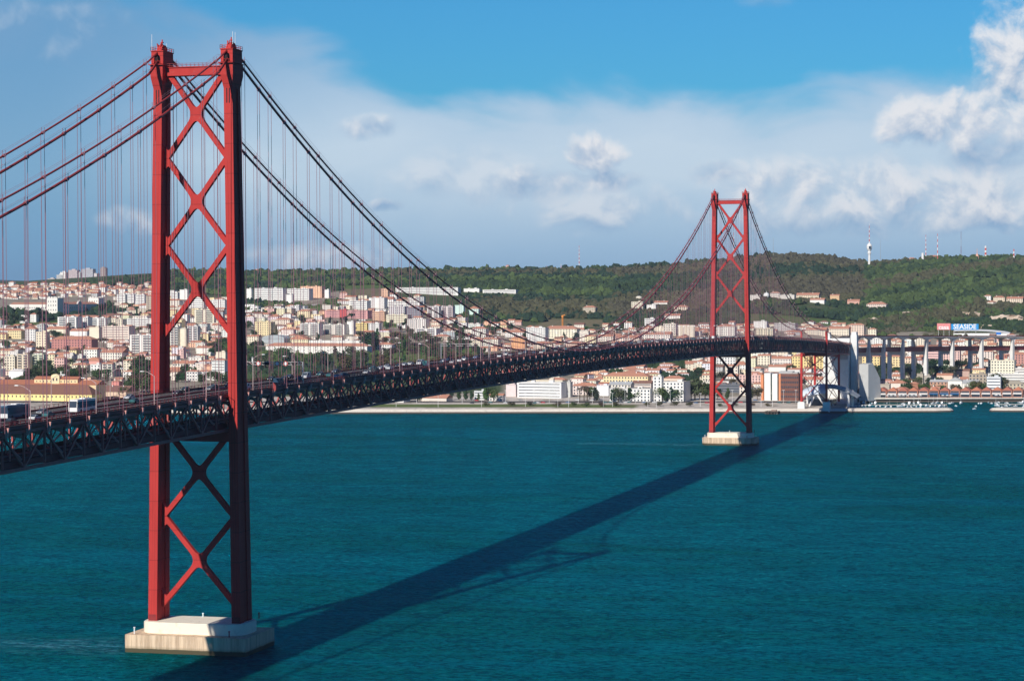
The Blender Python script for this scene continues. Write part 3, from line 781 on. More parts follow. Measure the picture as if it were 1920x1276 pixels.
# --- red side pylon on the shore and second bent
def bent(X, zb, zt, ztop, parent):
    b = MB(); z0 = zb
    b.box((0, 0, zt-1.2), (2.4, 23.4, 2.4)); T = b.build('side_pylon', M_RED, parent, loc=(X, 0, 0))
    for s in (-1, 1):
        q = MB(); q.box((0, s*11.9, (z0+ztop)/2), (2.6, 2.0, ztop-z0)); q.build('post', M_RED, T)
    for a, c in ((zb+2, zb+26), (zb+27, zt-2)):
        q = MB()
        for s in (-1, 1): q.beam((0, -s*11.2, a), (0, s*11.2, c), .7, .7)
        q.box((0, 0, (a+c)/2), (.9, 2.0, 2.0)); q.build('cross_brace', M_RED2, T)
    return T
bent(1496.3, 9.5, bot(1496)-.15, 77.2, BR)
bent(1596, 6.0, bot(1596)-.15, 58.0, BR)
b = MB()
for s in (-1, 1):
    b.box((1546, s*11.9, bot(1546)-1.3), (100, 1.2, 1.9))
    for a, c in ((8, 33), (34, 56)):
        b.beam((1497, s*11.9, c), (1595, s*11.9, a), .45, .45); b.beam((1497, s*11.9, a), (1595, s*11.9, c), .45, .45)
b.build('side_pylon_bracing', M_MAROON, BR)
for s in (-1, 1):
    b = MB(); b.box((1496.3, s*12, 5.2), (6.5, 6.6, 9.2)); b.box((1496.3, s*12, 9.9), (5.2, 5.2, .5)); b.build('pedestal', M_CONC, BR)

# --- white concrete anchorage where the cables come down
b = MB(); f = lambda u, v, w: (u, w, v)
b.prism([(1700, 2), (1700, 45), (1712, 66.5), (1735, 66.5), (1748, 45), (1760, 2)], f, -9.5, 16.5)
b.box((1722, -13.4, 36), (16, 6.4, 68)); b.box((1722, -13.4, 71.5), (13, 5.2, 3.6)); b.box((1722, 13.8, 69), (12, 4.5, 8))
anc = b.build('anchorage_block', M_CONC, None)
tag(anc, 'tall white concrete anchorage tower where the truss deck ends', 'anchorage')
b = MB(); b.prism([(-12, 2), (-12, 40), (-3, 41), (11, 25), (13, 2)], lambda u, v, w: (u, w, v), -6, 5)
pc = b.build('cable_bunker', mat('grey_concrete', (.52, .52, .50), .8, .15, .08, grime=((.3, .29, .26), .1, .4)), loc=(1712, -30, 0)); pc.rotation_euler = (0, 0, -.45); tag(pc, 'smaller white sloping concrete block right of the anchorage tower', 'anchorage')

# --- approach viaduct, turning slowly to the east
VP = [(1735., 0.)]; ang = -.06; path = [VP[0]]
heads = {1600: -.08, 1660: -.16, 1700: -.27, 1785: -.38, 1841: -.44, 1897: -.46, 2050: -.46}
x, y = VP[0]
while True:
    p = topx((x, y, 60)); h_ = float(np.interp(p[0], list(heads.keys()), list(heads.values())))
    x += 4*math.cos(h_); y += 4*math.sin(h_); path.append((x, y, h_))
    if p[0] > 2120: break
path[0] = (*VP[0], -.08)
def vz(p): t = topx((p[0], p[1], 60)); r = ray(t[0], 630.5); D = (np.array([p[0], p[1]])-CAM[:2])@FH[:2]; return float(CAM[2]+D/(r@FH)*r[2])
VZ0 = bot(1716)+ROADH
VZ = [vz(p) for p in path]; VZ = [VZ0+(v-VZ0)*min(1, i/12) for i, v in enumerate(VZ)]
VD = tag(empty('approach_viaduct', (VP[0][0], VP[0][1], 0)), 'long pale concrete viaduct on tall piers, with a red railway girder beneath', 'viaduct')
def vpt(i, off, z):
    x, y, h_ = path[i]; return (x+math.sin(h_)*off*-1-VP[0][0], y+math.cos(h_)*off-VP[0][1], z)
def vsweep(sec, zoff, idx=None, mi=0):
    b = MB(); V = []; F = []; idx = idx or range(len(path)); n = len(sec)
    for i in idx: V += [vpt(i, o_, zoff[i]+z) for o_, z in sec]
    for j in range(len(list(idx))-1): F += [(j*n+k, j*n+(k+1) % n, (j+1)*n+(k+1) % n, (j+1)*n+k) for k in range(n)]
    F += [tuple(range(n)), tuple(range(len(V)-1, len(V)-1-n, -1))]
    b.add(V, F, mi); return b
# pier stations by their sight line
stn = []; want = [1629, 1657, 1693, 1737, 1785, 1841, 1897, 1955, 2015]
for w_ in want: stn.append(min(range(len(path)), key=lambda i: abs(topx(Vector(vpt(i, -8, 40))+Vector((*VP[0], 0)))[0]-w_)))
hz = []
for i in range(len(path)):
    d = min(abs(i-s_) for s_ in stn)*4.; hz.append(-4.6+3.6*min(1, (max(d-1.5, 0)/26))**.6)
b = vsweep([(-10.8, -.1), (-10.8, -1.0), (-8, -1.3), (8, -1.3), (10.8, -1.0), (10.8, -.1)], VZ); b.build('viaduct_deck', M_CONC, VD)
for s in (-1, 1):      # haunched side girders, arched between the piers
    b = MB(); V = []
    for i in range(len(path)):
        V += [vpt(i, s*9.6, VZ[i]-1.0), vpt(i, s*7.4, VZ[i]-1.0), vpt(i, s*7.4, VZ[i]+hz[i]), vpt(i, s*9.6, VZ[i]+hz[i])]
    b.add(V, [(j*4+k, j*4+(k+1) % 4, (j+1)*4+(k+1) % 4, (j+1)*4+k) for j in range(len(path)-1) for k in range(4)])
    b.build('haunched_girder', M_CONC, VD)
vsweep([(-10.9, .9), (-10.9, -.15), (-10.6, -.15), (-10.6, .9)], VZ).build('parapet', M_MAROON, VD)
vsweep([(10.6, .9), (10.6, -.15), (10.9, -.15), (10.9, .9)], VZ).build('parapet', M_MAROON, VD)
vsweep([(-10.4, .05), (-10.4, -.08), (10.4, -.08), (10.4, .05)], VZ).build('viaduct_roadway', M_ROAD, VD)
RZ = [v-12.4 for v in VZ]
vsweep([(-5, 0), (-5, -5.2), (5, -5.2), (5, 0)], RZ, range(4, len(path))).build('rail_girder', M_MAROON, VD)
vsweep([(-5.6, .25), (-5.6, 0), (5.6, 0), (5.6, .25)], RZ, range(4, len(path))).build('rail_walkway', M_RED2, VD)
for q, i in enumerate(stn):
    h_ = path[i][2]; top = VZ[i]-4.4; px_, py_ = vpt(i, 0, 0)[:2]
    gz = zat(px_+VP[0][0], py_+VP[0][1])-3
    b = MB(); f = lambda u, v, w: (px_+math.cos(h_)*w-math.sin(h_)*u, py_+math.sin(h_)*w+math.cos(h_)*u, v)
    b.prism([(-5.6, RZ[i]-9.2), (-5.6, RZ[i]-5.3), (5.6, RZ[i]-5.3), (5.6, RZ[i]-9.2)], f, -1.5, 1.5)
    P_ = b.build('viaduct_pier', M_CONC, VD)
    for s in (-1, 1):
        c = MB(); c.prism([(s*9.9, gz), (s*9.6, top), (s*7.4, top), (s*7.0, RZ[i]+2), (s*5.6, RZ[i]-6), (s*5.6, RZ[i]-9), (s*5.9, gz)][::s], f, -2.5, 2.5)
        c.build('column', M_CONC, P_)

# ================================================================= TOWN
Wt, Cm, Ye, Pk, Sa, Br_, Gy, Mi, St, Rd, Dk, Or, Tq = ((.80, .78, .73), (.78, .70, .54), (.80, .66, .38), (.76, .50, .44), (.82, .50, .33), (.34, .13, .09), (.48, .48, .47), (.60, .76, .68),
    (.52, .44, .33), (.50, .09, .09), (.10, .11, .13), (.62, .24, .11), (.35, .55, .60))
RO, RB, RG = (.50, .235, .155), (.24, .125, .095), (.42, .43, .43)
CN = {Wt: 'white', Cm: 'cream', Ye: 'yellow', Pk: 'pink', Sa: 'salmon', Br_: 'brick', Gy: 'grey', Mi: 'mint', St: 'stone', Rd: 'red', Dk: 'dark', Or: 'orange', Tq: 'turquoise'}
RZ0 = math.radians(-95)
MC = {}
def cached(key, fn):
    if key not in MC: MC[key] = fn()
    return MC[key]
def wall_mesh(w, d, h, sink=5, front=None):
    b = MB(); x, y = w/2, d
    P = [(-x, 0), (x, 0), (x, y), (-x, y)]; V = [(*p, -sink) for p in P]+[(*p, h) for p in P]; u0 = .9
    L = [w, d, w, d]; F = []; UV = []
    for k in range(4):
        F.append((k, (k+1) % 4, (k+1) % 4+4, k+4)); UV.append([(u0, -sink), (u0+L[k], -sink), (u0+L[k], h), (u0, h)])
        u0 += math.ceil(L[k])+.3
    b.add(V, F, 0, UV); b.add(V[4:], [(0, 1, 2, 3)])
    return b
def roof_mb(kind, w, d, rh, o=.45):
    b = MB(); x, y0, y1 = w/2+o, -o, d+o
    if kind == 'h':
        if w >= d: r = max(0.2, (w-d)/2+.2); R = [(-r, d/2, rh), (r, d/2, rh)]
        else: r = (d-w)/2+.2; R = [(0, d/2-r, rh), (0, d/2+r, rh)]
        V = [(-x, y0, 0), (x, y0, 0), (x, y1, 0), (-x, y1, 0)]+R
        F = [(0, 1, 5, 4), (1, 2, 5), (2, 3, 4, 5), (3, 0, 4), (0, 3, 2, 1)] if w >= d else [(0, 1, 4), (1, 2, 5, 4), (2, 3, 5), (3, 0, 4, 5), (0, 3, 2, 1)]
        b.add(V, F)
    elif kind == 'g':
        V = [(-x, y0, 0), (x, y0, 0), (x, y1, 0), (-x, y1, 0), (-x, d/2, rh), (x, d/2, rh)]
        b.add(V, [(0, 1, 5, 4), (2, 3, 4, 5), (1, 2, 5), (3, 0, 4), (0, 3, 2, 1)])
    elif kind == 'G':
        V = [(-x, y0, 0), (x, y0, 0), (x, y1, 0), (-x, y1, 0), (0, y0, rh), (0, y1, rh)]
        b.add(V, [(0, 1, 4), (1, 2, 5, 4), (2, 3, 5), (3, 0, 4, 5), (0, 3, 2, 1)])
    elif kind == 's':
        V = [(-x, y0, 0), (x, y0, 0), (x, y1, 0), (-x, y1, 0), (-x, y1, rh), (x, y1, rh)]
        b.add(V, [(0, 1, 5, 4), (1, 2, 5), (2, 3, 4, 5), (3, 0, 4), (0, 3, 2, 1)])
    elif kind == 'b':     # barrel vault
        n = 8; V = []
        for k in range(n+1):
            a = PI*k/n
            V += [(-x*math.cos(a), y0, rh*math.sin(a)), (-x*math.cos(a), y1, rh*math.sin(a))]
        b.add(V, [(2*k, 2*k+2, 2*k+3, 2*k+1) for k in range(n)]+[tuple(range(0, 2*n+2, 2)), tuple(range(2*n+1, 0, -2))])
    else:                 # flat slab roof with parapet
        b.box((0, d/2, .12), (w+.3, d+.3, .24))
        b.box((0, .15-.15, .55), (w+.3, .3, .8)); b.box((-w/2, d/2, .55), (.3, d, .8)); b.box((w/2, d/2, .55), (.3, d, .8))
        b.box((w*.18, d*.5, 1.3), (min(5, w*.3), min(4, d*.5), 2.4)); 
        if w > 26: b.box((-w*.25, d*.55, 1.1), (4, 3.5, 2.0))
    return b
BLD = []      # (object, base label, px, py, landmark name or None)
USED = []     # footprints in photo space: x0, x1, ybase, D
def win_mesh(w, h): return cached(('win', w, h), lambda: MB().box((0, 0, 0), (w, .12, h)).mesh('window', M_GLASS))
def building(x0, x1, yt, yb, col, roof, win, lab, short=None, depth=None, roofc=RO, cat='building', rot=0., name=None, extra=None, part='wall', hid=False):
    mx = (x0+x1)/2; p, D = gp(mx, yb); w = (x1-x0)*D/FPX*.97; H = max(3., (yb-yt)*D/FPX)
    depth = depth or max(8, min(18, w*.55)); rh = {'h': min(w, depth)*.24, 'g': depth*.24, 'G': w*.26, 's': depth*.2, 'b': w*.28, 'f': .3, 'n': 0}[roof]
    rh = min(rh, H*.5); h = H-rh if roof != 'f' else H-.9
    name = name or ('apartment_building' if h > 14 and roof == 'f' else 'building' if w > 30 else 'house')
    T = empty(name, (p[0], p[1], p[2]), RZ0+rot)
    wl = wall_mesh(w, depth, h).build(part, M_WALL if win == 'p' else M_ANY, T); wl.color = (*col, 1)
    if roof != 'n':
        r = roof_mb(roof, w, depth, rh); m_ = M_ANY if roof in ('f',) or roofc == RG else M_ROOF
        ro = r.build('roof', m_, T, loc=(0, 0, h)); ro.color = (*((col[0]*.85, col[1]*.85, col[2]*.85) if roof == 'f' else roofc), 1)
        if roof in 'hg' and w > 9:
            for k in range(1+int(w > 24)):
                c = MB().box((0, 0, .9), (.9, .7, 1.8)).mesh('chimney', M_ANY) if ('ch',) not in MC else MC[('ch',)]; MC[('ch',)] = c
                link('chimney', c, ro, (-w*.25+k*w*.45, depth*.42, rh*.75), col=Wt)
    fl = max(1, int(round(h/3.3))); 
    if win == 'w':
        nc = max(2, int(w/3.4)); st = 1
        while nc*fl > 60: nc = max(2, int(nc*.8)); fl = max(1, fl-1) if nc < 6 else fl
        me = win_mesh(1.5 if w/nc > 3 else 1.1, 1.7)
        for i in range(nc):
            for k in range(fl): link('window', me, wl, (-w/2+w*(i+.5)/nc, -.02, h*(k+.5)/fl+.1))
    elif win == 'b':
        for k in range(fl):
            me = cached(('band', round(w, 1)), lambda: MB().box((0, 0, 0), (w*.93, .12, .85)).mesh('window_band', M_GLASS))
            link('window_band', me, wl, (0, -.02, h*(k+.55)/fl))
    elif win == 'B':      # balconies: slab plus dark recess per floor
        for k in range(fl):
            for s in (-1, 1):
                me = cached(('loggia', round(w, 1)), lambda: MB().box((0, 0, 0), (w*.34, .12, 1.5)).mesh('window_band', M_GLASS))
                link('window_band', me, wl, (s*w*.25, -.02, h*(k+.55)/fl))
                me = cached(('balc', round(w, 1)), lambda: MB().box((0, -.55, 0), (w*.36, 1.1, 1.0)).mesh('balcony', M_ANY))
                link('balcony', me, wl, (s*w*.25, 0, h*(k+.2)/fl), col=(col[0], col[1], col[2]))
    if extra: extra(T, w, depth, h, wl)
    T['category'] = cat; BLD.append([T, lab, mx, yb, short]); USED.append((x0, x1, yb, yt, D, p[0], p[1], max(w, depth)/2))
    return T
def Bx(rows, **k):
    for r in rows: building(*r, **k)

# --- far high-rises behind the left ridge (tall blocks well beyond the hill)
def tower_block(x0, x1, yt, col, lab, D=6600, rnd=False):
    r = ray((x0+x1)/2, 532); p = CAM+r/(r@FH)*D; w = (x1-x0)*D/FPX; zt = CAM[2]+D/(ray(0, yt)@FH)*ray((x0+x1)/2, yt)[2]*(ray(0, yt)@FH)/(ray((x0+x1)/2, yt)@FH)
    g0 = 60; h = zt-g0; T = empty('tower_block', (p[0], p[1], g0), RZ0)
    wl = (MB().tube([(0, 9, -5), (0, 9, h)], w/2, 16) if rnd else wall_mesh(w, 16, h)).build('wall', M_ANY if rnd else M_WALL, T); wl.color = (*col, 1)
    MB().box((0, 8, h+1.5), (w*.4, 6, 3)).build('roof_house', M_ANY, T).color = (*col, 1)
    T['category'] = 'tower block'; T['group'] = 'high-rise blocks on the left skyline'; BLD.append([T, lab, (x0+x1)/2, yt+10, None])
for r in [(88, 104, 522, (.5, .45, .42), 'low white terraced block at the left end of the skyline high-rises'), (105, 117, 515, Gy, 'small grey high-rise at the left of the skyline cluster'),
          (112, 124, 510, Wt, 'white high-rise second from the left in the skyline cluster'), (127, 146, 506, (.5, .42, .42), 'wide pinkish grey high-rise in the middle of the skyline cluster'),
          (145, 151, 511, Gy, 'narrow grey high-rise beside the wide pinkish one'), (150, 176, 504, (.42, .42, .45), 'tallest wide grey high-rise on the left skyline'),
          (162, 183, 512, (.62, .56, .55), 'pale pink slab in front of the tallest skyline high-rise')]: tower_block(*r)
tower_block(185, 199, 502, (.36, .30, .28), 'round brown water-tower-like block right of the skyline high-rises', rnd=True)

# --- the palace on the left: two pale wings and square corner towers
def palace():
    p, D = gp(108, 590); s_ = D/FPX; T = empty('palace', (p[0], p[1], p[2]), RZ0)
    L, Dp, h = 104*s_, 150, 17.5
    b = MB(); b.box((-L/2, 9, h/2-4), (L, 18, h+8)); b.box((-9, Dp/2, h/2-4), (17.8, Dp, h+8)); w = b.build('wall', M_ANY, T); w.color = (.82, .78, .70, 1)
    r = roof_mb('g', L-20, 18, 3.2).build('roof', M_ROOF, T, loc=(-L/2-8, 0, h)); r.color = (*RO, 1)
    r = MB().add([(-18, 20, h), (0.4, 20, h), (0.4, Dp-12, h), (-18, Dp-12, h), (-9, 20, h+3.6), (-9, Dp-12, h+3.6)], [(0, 4, 5, 3), (1, 2, 5, 4), (0, 1, 4), (2, 3, 5)]).build('roof', M_ROOF, T); r.color = (*RO, 1)
    for (cx, cy) in ((-9, 8), (-9, Dp-9)):
        t = MB(); H = 28
        t.box((cx, cy, H/2-4), (20, 20, H+8))
        for k in range(5):
            for (ax, ay) in ((-9.4+4.7*k, -9.4), (-9.4+4.7*k, 9.4), (-9.4, -9.4+4.7*k), (9.4, -9.4+4.7*k)): t.box((cx+ax, cy+ay, H+1), (1.7, 1.7, 2.2))
        o = t.build('corner_tower', M_ANY, T); o.color = (.82, .78, .70, 1)
        for k in range(4):
            for z in (8, 15.5, 22): link('window', win_mesh(1.3, 2.6), o, (cx-7+k*4.6, cy-10.02, z))
    for k in range(20):
        for z in (4.5, 11.5): link('window', win_mesh(1.3, 2.4), w, (-L+4+k*(L-26)/19.5, -.02, z))
    me = MB().box((0, 0, 0), (.12, 1.3, 2.6)).mesh('window', M_GLASS)
    for k in range(17):
        for z in (4.5, 11.5): link('window', me, w, (-.07, 22+k*6.6, z))
    q = MB(); q.prism([(-8, h), (8, h), (0, h+6.5)], lambda u, v, w_: (w_, 70+u, v), -2, .9); o = q.build('pediment', M_ANY, T); o.color = (.7, .66, .6, 1)
    T['category'] = 'palace'; BLD.append([T, 'great white palace with square battlemented corner towers and red roofs', 110, 575, 'the palace']); USED.append((4, 192, 590, 552, D, p[0], p[1], 60))
palace()

# --- landmark buildings (photo columns x0,x1 and rows top,base give size and footing)
Bx([
 (273, 286, 552, 588, St, 'h', 'w', 'tall thin stone bell tower left of the near bridge tower', 'the bell tower', 9),
 (218, 236, 552, 566, Wt, 'f', 'b', 'small white flat block just right of the palace'), (238, 252, 551, 567, Wt, 'f', 'b', 'second white flat block right of the palace'),
 (253, 272, 552, 572, Wt, 'f', 'b', 'larger white slab left of the bell tower'),
 (105, 146, 594, 616, Wt, 'f', 'B', 'pale blue-white end block of the long apartment row'), (147, 166, 595, 615, Wt, 'f', 'w', 'white apartment block in the middle of the long row', None, 14),
 (167, 200, 596, 613, Wt, 'f', 'B', 'white apartment block with loggias right in the long row'), (201, 232, 598, 613, Cm, 'f', 'w', 'cream flat block above the cream hall'), (234, 288, 597, 612, Wt, 'f', 'b', 'low white terrace left of the near tower'),
 (166, 188, 613, 640, Cm, 'f', 'n', 'windowless cream side block of the large hall'), (188, 246, 611, 638, (.80, .66, .56), 'f', 'b', 'large pinkish cream hall with gridded front', 'the cream hall'),
 (84, 126, 612, 630, Cm, 'g', 'n', 'long cream shed with red roof below the white apartments'), (128, 166, 616, 632, Wt, 'g', 'n', 'white shed with red roof beside a dark conifer'),
 (90, 178, 630, 655, (.50, .22, .19), 'h', 'w', 'long pink school with orange roof and round-arched windows', 'the pink school'), (66, 89, 622, 652, (.80, .68, .50), 'f', 'w', 'cream church front with open belfry beside the pink school'),
 (12, 42, 616, 634, (.78, .64, .36), 'h', 'w', 'yellow house with orange hip roof below the lawn', 'the yellow house'), (45, 68, 611, 640, (.72, .70, .66), 'G', 'w', 'white gabled house right of the yellow house'),
 (68, 84, 608, 636, (.5, .49, .46), 'f', 'w', 'grey flat block behind the church front'),
 (1, 30, 668, 694, Cm, 'f', 'w', 'cream block with rows of small dark windows at the left edge', 'the left-edge block'), (30, 55, 664, 695, (.70, .60, .46), 'f', 'B', 'cream apartment block with balconies and red trim'),
 (59, 84, 664, 694, (.62, .64, .48), 'f', 'B', 'apartment block with green balcony bands', 'the green-banded block'), (86, 104, 662, 690, (.80, .70, .46), 'h', 'w', 'yellow-topped block beside the green-banded one'),
 (100, 122, 668, 698, (.74, .48, .42), 'h', 'w', 'pink house with orange roof above the tree clump'), (164, 188, 670, 684, (.72, .36, .30), 'b', 'n', 'pink house with round vaulted roof', 'the pink vault'),
 (132, 166, 680, 700, Cm, 'h', 'w', 'cream hall with wide red hip roof'), (168, 190, 683, 706, Wt, 'f', 'w', 'white four-storey block right of the red hip roof'), (190, 212, 679, 707, (.76, .72, .62), 'g', 'B', 'cream apartment block with orange gable'),
 (230, 250, 673, 700, Cm, 'h', 'w', 'slim cream tower house with small orange roof', 'the slim cream house'), (229, 251, 694, 712, Wt, 'h', 'w', 'white house with orange roof below the slim cream house'),
 (268, 290, 702, 720, Wt, 'g', 'w', 'white house with bright orange roof touching the near tower'), (14, 46, 692, 712, (.82, .80, .78), 'h', 'n', 'white house with big white hip roof', None, None, (.70, .66, .62)),
 (112, 128, 696, 716, Wt, 'f', 'n', 'bright white blank-walled block between the tree clumps'), (158, 180, 712, 728, (.66, .26, .22), 'g', 'n', 'pink shed behind the long yellow building'),
 (208, 224, 712, 726, (.66, .26, .22), 'h', 'n', 'second pink shed nearer the bridge tower'), (240, 290, 628, 662, (.80, .76, .70), 'f', 'B', 'tall white apartment group beside the near tower'),
 (185, 232, 655, 676, (.78, .74, .64), 'g', 'w', 'long cream apartment row above the slim cream house'), (155, 184, 652, 672, (.80, .78, .70), 'g', 'w', 'white house with balconies above the pink vault'),
])
Bx([
 (336, 352, 543, 562, Wt, 'f', 'n', 'white blank-ended slab behind the near tower legs'), (320, 334, 548, 566, Wt, 'f', 'b', 'white slab touching the left leg of the near tower'), (352, 384, 558, 578, Wt, 'f', 'b', 'long white slab between the near tower legs', 'the slab between the legs'),
 (386, 424, 562, 580, Wt, 'f', 'w', 'white slab touching the right leg of the near tower'), (362, 404, 580, 605, (.76, .70, .55), 'f', 'B', 'cream apartment block framed by the cross brace', 'the framed cream block'),
 (318, 336, 612, 650, (.74, .71, .64), 'f', 'B', 'tall cream apartment block with balconies between the legs'), (337, 350, 616, 650, Cm, 'f', 'n', 'cream apartment block with blank side'), (350, 372, 611, 642, (.70, .66, .62), 'f', 'B', 'grey-white block with balconies between the legs'),
 (332, 345, 656, 674, Pk, 'f', 'w', 'bright pink house between the legs', 'the pink house'), (320, 366, 676, 692, (.78, .72, .62), 'g', 'w', 'cream terrace with pink roofs between the legs'), (348, 372, 693, 714, Wt, 'h', 'w', 'white house with orange roof left of the striped tower'),
 (373, 395, 694, 712, Wt, 'g', 'w', 'white wing with orange roof joined to the striped tower'), (395, 423, 672, 714, (.80, .79, .73), 'h', 'b', 'white striped apartment tower with orange cap', 'the striped tower'), (404, 424, 660, 690, Cm, 'f', 'n', 'cream block behind the striped tower'),
 (366, 398, 648, 662, (.78, .74, .66), 'g', 'n', 'row of low white gables between the legs'),
])
Bx([
 (461, 472, 541, 565, Wt, 'f', 'n', 'blank white end block of the hospital'), (473, 534, 540, 565, Wt, 'f', 'b', 'long white hospital block with dark window bands', 'the hospital'), (536, 582, 541, 563, Wt, 'f', 'b', 'shorter white hospital block'),
 (535, 549, 552, 569, Wt, 'f', 'n', 'small white cube in front of the hospital'), (560, 606, 537, 558, Sa, 'f', 'n', 'large salmon-coloured block behind the hospital', 'the salmon block'), (608, 617, 543, 558, Wt, 'f', 'n', 'narrow white annex right of the salmon block'),
 (476, 510, 603, 629, Ye, 'f', 'w', 'bright yellow apartment block right of the near tower', 'the yellow block'), (512, 545, 595, 608, (.8, .68, .55), 'h', 'w', 'cream house with orange roof above the yellow block'),
 (461, 486, 628, 648, (.80, .72, .54), 'g', 'w', 'cream building with orange trim touching the near tower'), (488, 536, 628, 643, (.40, .44, .45), 'b', 'n', 'grey metal-roofed hall', 'the metal hall', 20, (.38, .42, .43)),
 (538, 580, 628, 645, (.80, .70, .46), 'G', 'w', 'yellow gabled hall with orange roof'), (560, 690, 638, 648, Wt, 'f', 'n', 'long low white flat roof above the orange roofs'),
 (485, 700, 643, 664, (.80, .77, .70), 'h', 'w', 'very long white barracks with orange roof', 'the long barracks', 18), (702, 736, 642, 665, Wt, 'h', 'w', 'white end wing of the long barracks with orange hip roof'),
 (560, 600, 606, 630, (.78, .74, .68), 'f', 'B', 'white apartment block with a red stripe'), (602, 648, 608, 628, (.76, .72, .64), 'f', 'B', 'long white apartment block with loggias', 'the loggia block'), (650, 664, 603, 628, Wt, 'f', 'n', 'plain white block right of the loggia block'),
 (650, 690, 606, 619, (.80, .62, .26), 'f', 'b', 'low yellow building among white ones'), (556, 582, 580, 595, (.80, .66, .42), 'h', 'w', 'pale orange house above the white apartments'),
 (604, 694, 582, 597, (.66, .34, .32), 'f', 'b', 'long red and white school building', 'the red school'), (636, 650, 580, 597, Rd, 'f', 'n', 'dark red stair block in the red school'), (696, 722, 584, 603, Sa, 'f', 'b', 'salmon block right of the red school'),
 (652, 690, 564, 580, Wt, 'f', 'b', 'bright white stepped block above the red school'), (690, 722, 558, 578, Wt, 'f', 'n', 'bright white blank block'), (722, 790, 566, 578, Wt, 'f', 'b', 'long low white block below the white school'),
 (714, 728, 541, 557, Sa, 'f', 'w', 'square salmon tower at the end of the white school'), (735, 865, 539, 552, Wt, 'f', 'b', 'very long white school on the hillside', 'the white school', 16), (868, 900, 541, 547, Wt, 'f', 'n', 'low white extension of the white school'),
 (902, 970, 543, 550, Wt, 'f', 'b', 'long low white roof among the hillside trees'), (722, 766, 590, 607, (.80, .72, .54), 'f', 'b', 'long cream block with window bands'), (727, 760, 574, 592, (.6, .57, .56), 'f', 'w', 'grey-white block with dark face'),
 (762, 790, 576, 596, (.3, .29, .32), 'f', 'b', 'dark slab block among white ones'), (800, 824, 574, 597, (.74, .70, .66), 'f', 'B', 'white block with curved balconies'), (826, 850, 574, 597, (.66, .58, .56), 'f', 'B', 'pinkish block with curved balconies', 'the curved-balcony block'),
 (852, 870, 572, 592, Mi, 'f', 'n', 'pale mint block beside the curved balconies'), (878, 898, 574, 591, Mi, 'G', 'n', 'mint gabled block standing alone among trees', 'the mint block'),
 (762, 800, 598, 618, (.78, .74, .68), 'f', 'w', 'stepped white apartment group under the cable'), (776, 820, 616, 633, Wt, 'f', 'B', 'white apartment block above the park'), (690, 712, 606, 622, Wt, 'f', 'w', 'white stepped house near the yellow building'),
 (812, 842, 627, 640, (.76, .66, .52), 'h', 'w', 'house with bright orange hip roof in the park', 'the park house'), (882, 912, 612, 632, (.72, .68, .60), 'h', 'w', 'old mansion with orange mansard roof', 'the mansion'),
 (905, 935, 632, 652, (.78, .72, .60), 'g', 'w', 'cream house left of the orange-walled one'), (880, 904, 634, 650, (.78, .70, .52), 'g', 'w', 'cream house below the mansion'), (957, 985, 630, 655, (.70, .36, .18), 'h', 'n', 'orange-walled apartment block', 'the orange block'),
 (985, 1024, 614, 642, Wt, 'f', 'w', 'modern white villa block', 'the white villa'), (945, 984, 618, 632, (.8, .76, .70), 'g', 'w', 'white house with orange roof left of the white villa'),
 (1014, 1084, 611, 633, (.78, .73, .56), 'h', 'w', 'large cream school with wide orange hip roof', 'the hip-roofed school', 20), (998, 1036, 640, 656, (.76, .62, .50), 'h', 'w', 'red-roofed villa just above the roadway'),
 (1086, 1104, 620, 640, (.72, .66, .56), 'f', 'n', 'cream shell of a house right of the hip-roofed school'), (1096, 1118, 628, 645, (.78, .68, .44), 'g', 'w', 'yellow house above the bridge traffic'), (1120, 1150, 627, 640, (.74, .66, .56), 'g', 'w', 'cream house with orange roof above the traffic'),
 (1152, 1200, 628, 641, (.76, .60, .50), 'g', 'w', 'pink-roofed terrace above the bridge deck'), (1202, 1258, 622, 637, (.80, .74, .66), 'g', 'w', 'row of white gabled houses above the bridge deck'), (1060, 1096, 640, 654, (.70, .50, .40), 'h', 'n', 'broad red-roofed shed above the roadway'),
])
